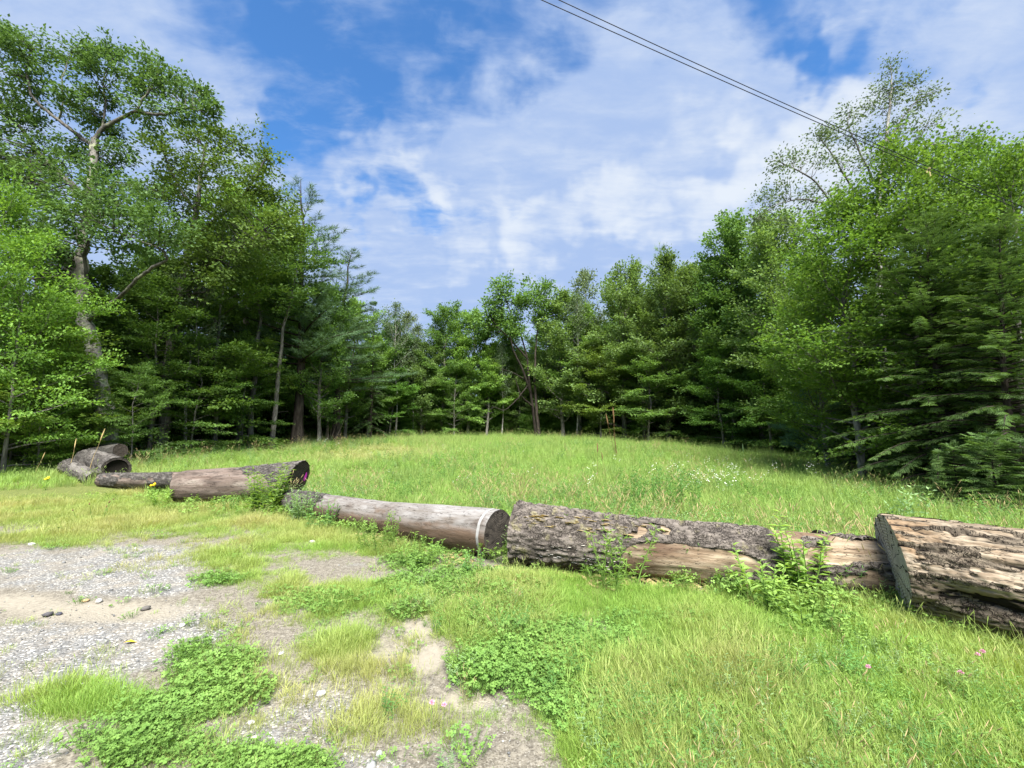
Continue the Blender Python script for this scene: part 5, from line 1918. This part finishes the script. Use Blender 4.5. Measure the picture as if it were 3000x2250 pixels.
# ------------------------------------------------------------------ stones and fallen leaves
STONES = [(916, 1590, .055, 'pale rounded stone in the grass below the peeled log', (0.385, 0.385, 0.364)),
          (140, 1803, .05, 'dark broken stone on the sandy strip', (0.070, 0.066, 0.070)), (172, 1801, .03, 'small dark stone beside the dark broken stone', (0.063, 0.063, 0.084)),
          (427, 1785, .05, 'dark angular stone at the right end of the sandy strip', (0.098, 0.091, 0.084)), (535, 1834, .04, 'white stone on the gravel right of the sandy strip', (0.420, 0.420, 0.406)),
          (93, 1597, .06, 'flat white stone at the back of the gravel', (0.434, 0.427, 0.406)), (823, 1918, .035, 'white stone in the bare soil patch', (0.434, 0.434, 0.420)),
          (735, 2120, .03, 'pale stone on the soil right of the clover', (0.385, 0.371, 0.350)), (742, 2172, .035, 'cream stone below the pale stone on the soil', (0.434, 0.406, 0.350)),
          (290, 1763, .05, 'white stone at the back of the sandy strip', (0.420, 0.413, 0.385)), (250, 1762, .04, 'tan stone in the middle of the sandy strip', (0.350, 0.252, 0.140)),
          (1110, 2213, .03, 'pale stone at the bottom edge of the view', (0.385, 0.392, 0.420))]
for i, (px, py, r_, lab, c) in enumerate(STONES):
    me = pebble(60 + i, plain_mat('stone_%s' % lab.split()[0], c, .85, .2, .2, 40)).data
    g = on_ground(px, py)
    add('stone', me, None, (g.x, g.y, g.z + r_ * .2), i * 1.3, r_, label=lab, category='stone')
bb = Buf()
inst(bb, LEAF4[0], LEAF4[1], np.zeros((1, 3)), np.array([[1.0, .4, 0]]), np.array([[0, .2, 1.0]]), .09, np.array([.5]))
g = on_ground(360, 1889)
add('fallen_leaf', bb.mesh('fallen_leaf', M['petal_yellow']), None, (g.x, g.y, g.z + .015), 0, 1, label='yellow fallen leaf on the gravel in front of the sandy strip', category='leaf')

# ------------------------------------------------------------------ grass, clover, gravel and litter
rg = np.random.RandomState(77)
GT = [blade_tuft(1, 42, .115, .11, .0036, .5), blade_tuft(2, 42, .14, .11, .0032, .55), blade_tuft(3, 40, .085, .11, .0038, .7), blade_tuft(4, 36, .17, .11, .0030, .6, heads=1), blade_tuft(5, 32, .12, .10, .0040, .9), blade_tuft(6, 36, .07, .11, .0042, .8), blade_tuft(7, 20, .15, .09, .0050, 1.2)]
MT = [blade_tuft(11, 26, .40, .17, .010, .6, mat='meadow_grass'), blade_tuft(12, 26, .46, .18, .009, .7, heads=2, mat='meadow_grass', head_s=.005), blade_tuft(13, 22, .34, .18, .012, .8, mat='meadow_grass'),
      blade_tuft(14, 24, .50, .16, .009, .5, heads=4, head_h=1.1, mat='meadow_grass', head_s=.005)]
CT = [clover_tuft(21, 34, .12, .075, .0135), clover_tuft(22, 34, .13, .10, .016), clover_tuft(23, 30, .11, .05, .012), clover_tuft(25, 16, .12, .09, .019)]
BT = [clover_tuft(24, 24, .16, .30, .034, 'weed')]
PB = [pebble(i, M['stone']) for i in range(5)]


def sector(n, r0, r1, a=58, mode='log'):
    ang = R(1) * rg.uniform(-a, a, n)
    if mode == 'log':
        rr = np.exp(rg.uniform(math.log(r0), math.log(r1), n))
    else:
        rr = np.sqrt(rg.uniform(r0 * r0, r1 * r1, n))
    x, y = rr * np.sin(ang), rr * np.cos(ang)
    return x, y, hgt(x, y)


def do_scatter(name, protos, x, y, z, s, tone, keep, label=None, tilt=.15, flat=None, hs=None):
    k = np.where(keep)[0]
    n = len(k)
    rot = np.stack([rg.normal(0, tilt, n), rg.normal(0, tilt, n), rg.uniform(0, 6.283, n)], 1)
    sc = np.stack([s[k]] * 3, 1)
    if hs is not None:
        sc[:, 2] *= hs[k]
    o = scatter(name, protos, np.stack([x[k], y[k], z[k]], 1), rot, sc, rg.randint(0, len(protos), n), np.clip(tone[k], 0, 1), kind='stuff')
    if label:
        o['label'] = label
    return o


# short grass of the yard in front of the logs
x, y, z = sector(120000, 1.35, 15)
cv = cover(x, y, z)
front = ~beyond_logs(cv['px'], cv['py']) & (cv['r'] < 15)
right = smooth(1300, 2000, cv['px'])
lw = cv['lw'] * (1 - .85 * smooth(.35, .7, cv['s']))
pr = np.clip(1.25 * lw - .25, .0, 1) * (1 - np.where(cv['px'] > 1350, .45, .25) * smooth(.5, .9, cv['c'])) + .10 * smooth(.4, .8, cv['c']) + .10 * (1 - .8 * smooth(.4, .8, cv['s'])) * smooth(-.12, .12, cv['n1'] + cv['n2'])
pr *= np.where(cv['px'] < 1250, 1 - .45 * smooth(.45, .8, cv['g']), 1)
back_strip = (cv['py'] < 1600) & (cv['px'] < 1250)
tone = .12 + 1.3 * cv['n1'] + .5 * cv['n2'] + .25 * rg.rand(len(x)) ** 2 + np.where(back_strip, .30, 0) + np.where(cv['lw'] < .5, .15, 0) - .06 * right
s = (.50 + .45 * rg.rand(len(x))) * (1 + .15 * right) * (1 + 1.1 * cv['n1']) * np.where(cv['lw'] < .55, .62, 1) * (1 + .03 * cv['r'])
gap = np.abs(cv['py'] + 14 - np.interp(cv['px'], _LOGX, _LOGY) - 30) / 34
pr *= np.where((cv['px'] > 1050) & (cv['px'] < 2120), smooth(.35, 1.0, gap + .8 * cv['n2']), 1)
pr *= .62 + .5 * smooth(-.25, .05, cv['n2'] + .5 * cv['n1'])
dens = np.interp(cv['r'], [1.3, 3, 6, 15], [.60, .80, 1.0, 1.0])
do_scatter('grass', GT, x, y, z, s, tone, front & (rg.rand(len(x)) < pr * dens), 'short yellow-green grass growing in the yard before the logs')

# clover and other leafy ground cover
x, y, z = sector(60000, 1.35, 11)
cv = cover(x, y, z)
front = ~beyond_logs(cv['px'], cv['py']) & (cv['r'] < 11)
pr = np.maximum(.75 * smooth(.34, 1.15, cv['c'] + .6 * cv['n2'] + .4 * cv['n1']), np.where(cv['px'] > 1350, .22 * smooth(-.05, .15, cv['n1']), .006))
do_scatter('clover', CT, x, y, z, (.55 + .5 * rg.rand(len(x))) * (1 + 1.2 * cv['n2']) * np.where(cv['px'] > 1350, 1.15, 1), .10 + .6 * cv['n1'], front & (rg.rand(len(x)) < pr * np.interp(cv['r'], [1.3, 3, 8], [.5, .75, 1])), 'green clover patches spreading over the gravel and soil', .2)
x, y, z = sector(9000, 2.5, 14)
cv = cover(x, y, z)
near_log = np.abs(cv['py'] - np.interp(cv['px'], _LOGX, _LOGY)) < 45
do_scatter('weeds', BT, x, y, z, .45 + .5 * rg.rand(len(x)), .1 + 0 * x, near_log & (rg.rand(len(x)) < .35 + .9 * cv['n1']), 'leafy weeds along the foot of the logs', .2)

# meadow grass beyond the logs
x1, y1, z1 = sector(16000, 4.0, 46)
x2, y2, z2 = sector(26000, 4.0, 47, mode='area')
x3, y3, z3 = sector(7000, 3.6, 10)
x, y, z = np.concatenate([x1, x2, x3]), np.concatenate([y1, y2, y3]), np.concatenate([z1, z2, z3])
cv = cover(x, y, z)
keep = beyond_logs(cv['px'], cv['py']) & (cv['r'] < edge_r(x, y) + .8) & (cv['front'])
dry = blobs(cv['px'], cv['py'], [(1080, 1330, 170, 28, 1.0), (700, 1320, 260, 22, .5), (350, 1380, 200, 40, .25), (900, 1300, 400, 14, .35)])
left = smooth(1250, 700, cv['px'])
tone = .10 + .55 * cv['n1'] + .25 * cv['n2'] + .55 * dry
hs = np.where(dry > .45, .45, 1.0) * (1 - .30 * left) * (1.1 + 1.5 * cv['n1'] + .5 * cv['n2'])
s = (.62 + .35 * rg.rand(len(x))) * np.interp(cv['r'], [4, 10, 25, 45], [.72, .85, 1.1, 1.35])
do_scatter('meadow_grass', MT, x, y, z, s, tone, keep, 'tall soft green grass covering the meadow behind the logs', .12, hs=hs)

# weeds standing in clumps through the meadow
WT = []
for k, (mt, hh, ln, wd) in enumerate([('weed', .55, .10, 1.2), ('weed_pale', .50, .09, 1.1), ('weed_dark', .60, .10, 1.0)]):
    ps = weed(200 + k, 7, hh, .34, ln, 14, mt, width=wd, lean=.35, fine=1)
    WT.append(proto('meadow_weed', ps[1][1]))
ST = proto('seed_stalks', blade_tuft(31, 3, .5, .14, .006, .4, heads=7, head_h=1.35, mat='straw', head_s=.006).data)
x, y, z = sector(16000, 4.5, 44)
cv = cover(x, y, z)
pat = fbm(np.stack([x * .55, y * .35, 0 * x + 9], 1), 3)
keep = beyond_logs(cv['px'], cv['py']) & (cv['r'] < edge_r(x, y) + .5) & (rg.rand(len(x)) < .75 * smooth(.48, .60, pat) + .09 + .25 * smooth(3, 0, edge_r(x, y) - cv['r'])) & (cv['px'] > 350)
do_scatter('meadow_weeds', WT + [ST], x, y, z, (.6 + .5 * rg.rand(len(x))) * np.interp(cv['r'], [4, 40], [.8, 1.15]), 0 * x, keep, 'taller leafy weeds and seed stalks in clumps through the meadow', .12)

x, y, z = sector(9000, 1.8, 8)
cv = cover(x, y, z)
pat = fbm(np.stack([x * 1.1, y * 1.1, 0 * x + 3], 1), 3)
keep = ~beyond_logs(cv['px'], cv['py']) & (cv['px'] > 1150) & (rg.rand(len(x)) < .34 * smooth(.50, .62, pat) * smooth(.4, .8, cv['lw']) + .012)
do_scatter('yard_weeds', WT + [ST], x, y, z, .22 + .22 * rg.rand(len(x)), 0 * x, keep, 'low mixed weeds and stalks in the grass before the bark log', .2)

# small white and pale meadow flowers
b = Buf()
r_ = np.random.RandomState(9)
tops = []
for i in range(5):
    p0 = np.array([r_.normal(0, .05), r_.normal(0, .05), 0])
    p1 = p0 + np.array([r_.normal(0, .05), r_.normal(0, .05), r_.uniform(.45, .62)])
    tops.append(p1)
    b.tube(np.array([p0, p1]), .0018, 3, a=.5)
SV, SF = np.concatenate(b.V), np.concatenate(b.F4)
b = Buf()
for c in tops:
    a = np.arange(7) / 7 * 6.283
    b.add(np.vstack([c[None] + [0, 0, .004], c + np.stack([np.cos(a) * .014, np.sin(a) * .014, 0 * a], 1)]), [(0, 1 + k, 1 + (k + 1) % 7) for k in range(7)], None, 0)
HV, HF = np.concatenate(b.V), np.concatenate(b.F3)
FWH = proto('wildflower', mesh_np('wildflower', np.vstack([SV, HV]), [SF, HF + len(SV)], [M['weed'], M['petal_white']], {'lv': np.full(len(SV) + len(HV), .5)}, False, [0] * len(SF) + [1] * len(HF)))
x, y, z = sector(7000, 5, 34)
cv = cover(x, y, z)
fl = blobs(cv['px'], cv['py'], [(2060, 1440, 120, 40), (1720, 1450, 40, 25, .6), (2440, 1395, 80, 25, .9), (800, 1310, 200, 14, .5), (400, 1330, 150, 20, .5), (2400, 1420, 50, 20, .7), (1500, 1400, 500, 60, .05), (2100, 1380, 200, 30, .15)])
do_scatter('wildflowers', [FWH], x, y, z, .7 + .5 * rg.rand(len(x)), 0 * x, beyond_logs(cv['px'], cv['py']) & (rg.rand(len(x)) < fl * .45), 'small white wildflowers dotted through the meadow', .1)

# gravel
x, y, z = sector(150000, 1.3, 11)
cv = cover(x, y, z)
pr = smooth(.30, .75, cv['g']) * (1 - .9 * smooth(.35, .7, cv['s'])) * (1 - .6 * smooth(.5, .9, cv['lw']) * (cv['px'] > 900)) + .05 * (cv['px'] < 1500)
sz = .0045 * np.exp(rg.normal(0, .42, len(x))) * (1 + .05 * cv['r'])
sz = np.where(rg.rand(len(x)) < .02, sz * 2.3, sz)
do_scatter('gravel', PB, x, y, z + sz * .15, sz, rg.rand(len(x)), ~beyond_logs(cv['px'], cv['py']) & (rg.rand(len(x)) < pr * .5), 'grey gravel scattered over the yard on the left', .25)

# pale wood chips and dry leaves under the bark log
b = Buf()
r_ = np.random.RandomState(4)
x0 = []
for px, py, sx, sy, n in [(1700, 1675, 130, 16, 260), (1900, 1715, 120, 14, 160), (1335, 1640, 40, 18, 70), (1100, 1590, 60, 12, 60), (2080, 1735, 60, 10, 60)]:
    for i in range(n):
        x0.append((px + r_.normal(0, sx), py + r_.normal(0, sy)))
O = np.array([tuple(on_ground(a, b_)) for a, b_ in x0[::2]])
O = np.repeat(O, 3, 0) + r_.normal(0, .05, (len(O) * 3, 3)) * [1, 1, .1]
O[:, 2] = hgt(O[:, 0], O[:, 1]) + r_.uniform(.006, .03, len(O))
n = len(O)
inst(b, LEAF2[0], LEAF2[1], O, r_.normal(0, 1, (n, 3)) * [1, 1, .15], r_.normal(0, .3, (n, 3)) + [0, 0, 1], r_.uniform(.03, .09, n), r_.rand(n))
add('leaf_litter', b.mesh('leaf_litter', M['litter'] if 'litter' in M else M['straw']), None, kind='stuff', label='pale dry leaves and wood chips under the bark log')

# pink clover heads in the near grass
CLV = [(2190, 1722), (2885, 1940), (2870, 1950), (1262, 2108), (1300, 2112), (2820, 2010), (2550, 1990)]
b = Buf()
for k in range(2):
    pts = np.array([[0, 0, -.02], [.005, .003, .15]])
b.tube(pts, .0015, 4)
CS = b.mesh('stem', M['weed'])
b = Buf()
r_ = np.random.RandomState(2)
n = 60
v = r_.normal(0, 1, (n, 3))
v /= np.linalg.norm(v, axis=1)[:, None]
v[:, 2] = np.abs(v[:, 2]) * 1.0 - .2
inst(b, LANCE[0], LANCE[1], np.array([.005, .003, .15]) + v * .004, v, r_.normal(0, 1, (n, 3)), .014, r_.rand(n))
CH = b.mesh('flower_head', M['petal_pink'])
LB = ['pink clover flower in the weeds below the bare patch of the bark log', 'pink clover flower at the right, upper of a close pair', 'pink clover flower at the right, lower of a close pair',
      'pink clover flower in the bare soil at the bottom, left of a pair', 'pink clover flower in the bare soil at the bottom, right of a pair',
      'purple clover flower low in the grass at the right', 'clover flower alone in the grass below the split log']
for (px, py), lab in zip(CLV, LB):
    g = on_ground(px, py + 40)
    t = thing('clover_flower', lab, 'flower', g, px * .1, 1.0)
    add('stem', CS, t)
    add('flower_head', CH, t)


# tangled undergrowth where the meadow meets the wood
def edge_band(name, protos, n, lo, hi, s0, s1, label):
    ang = R(1) * rg.uniform(-57, 57, n)
    er = np.interp(np.degrees(ang), _EA, _ER)
    rr = er + rg.uniform(lo, hi, n)
    x, y = rr * np.sin(ang), rr * np.cos(ang)
    sc = rg.uniform(s0, s1, n) * np.clip(er / 40, .4, 1)
    rot = np.stack([rg.normal(0, .1, n), rg.normal(0, .1, n), rg.uniform(0, 6.283, n)], 1)
    scatter(name, protos, np.stack([x, y, hgt(x, y) - .04], 1), rot, np.stack([sc * 1.2, sc * 1.2, sc], 1), rg.randint(0, len(protos), n), 0 * x, kind='stuff', label=label)


edge_band('undergrowth', [proto('undergrowth_clump', PR[k][0][1]) for k in ('sap_a', 'sap_b')], 900, .3, 6.5, .35, .85, 'tangled leafy undergrowth along the edge of the wood')
edge_band('edge_weeds', [WT[0], WT[2], ST], 900, -1.0, 1.2, .9, 1.7, 'tall weeds and dry stalks where the meadow meets the wood')
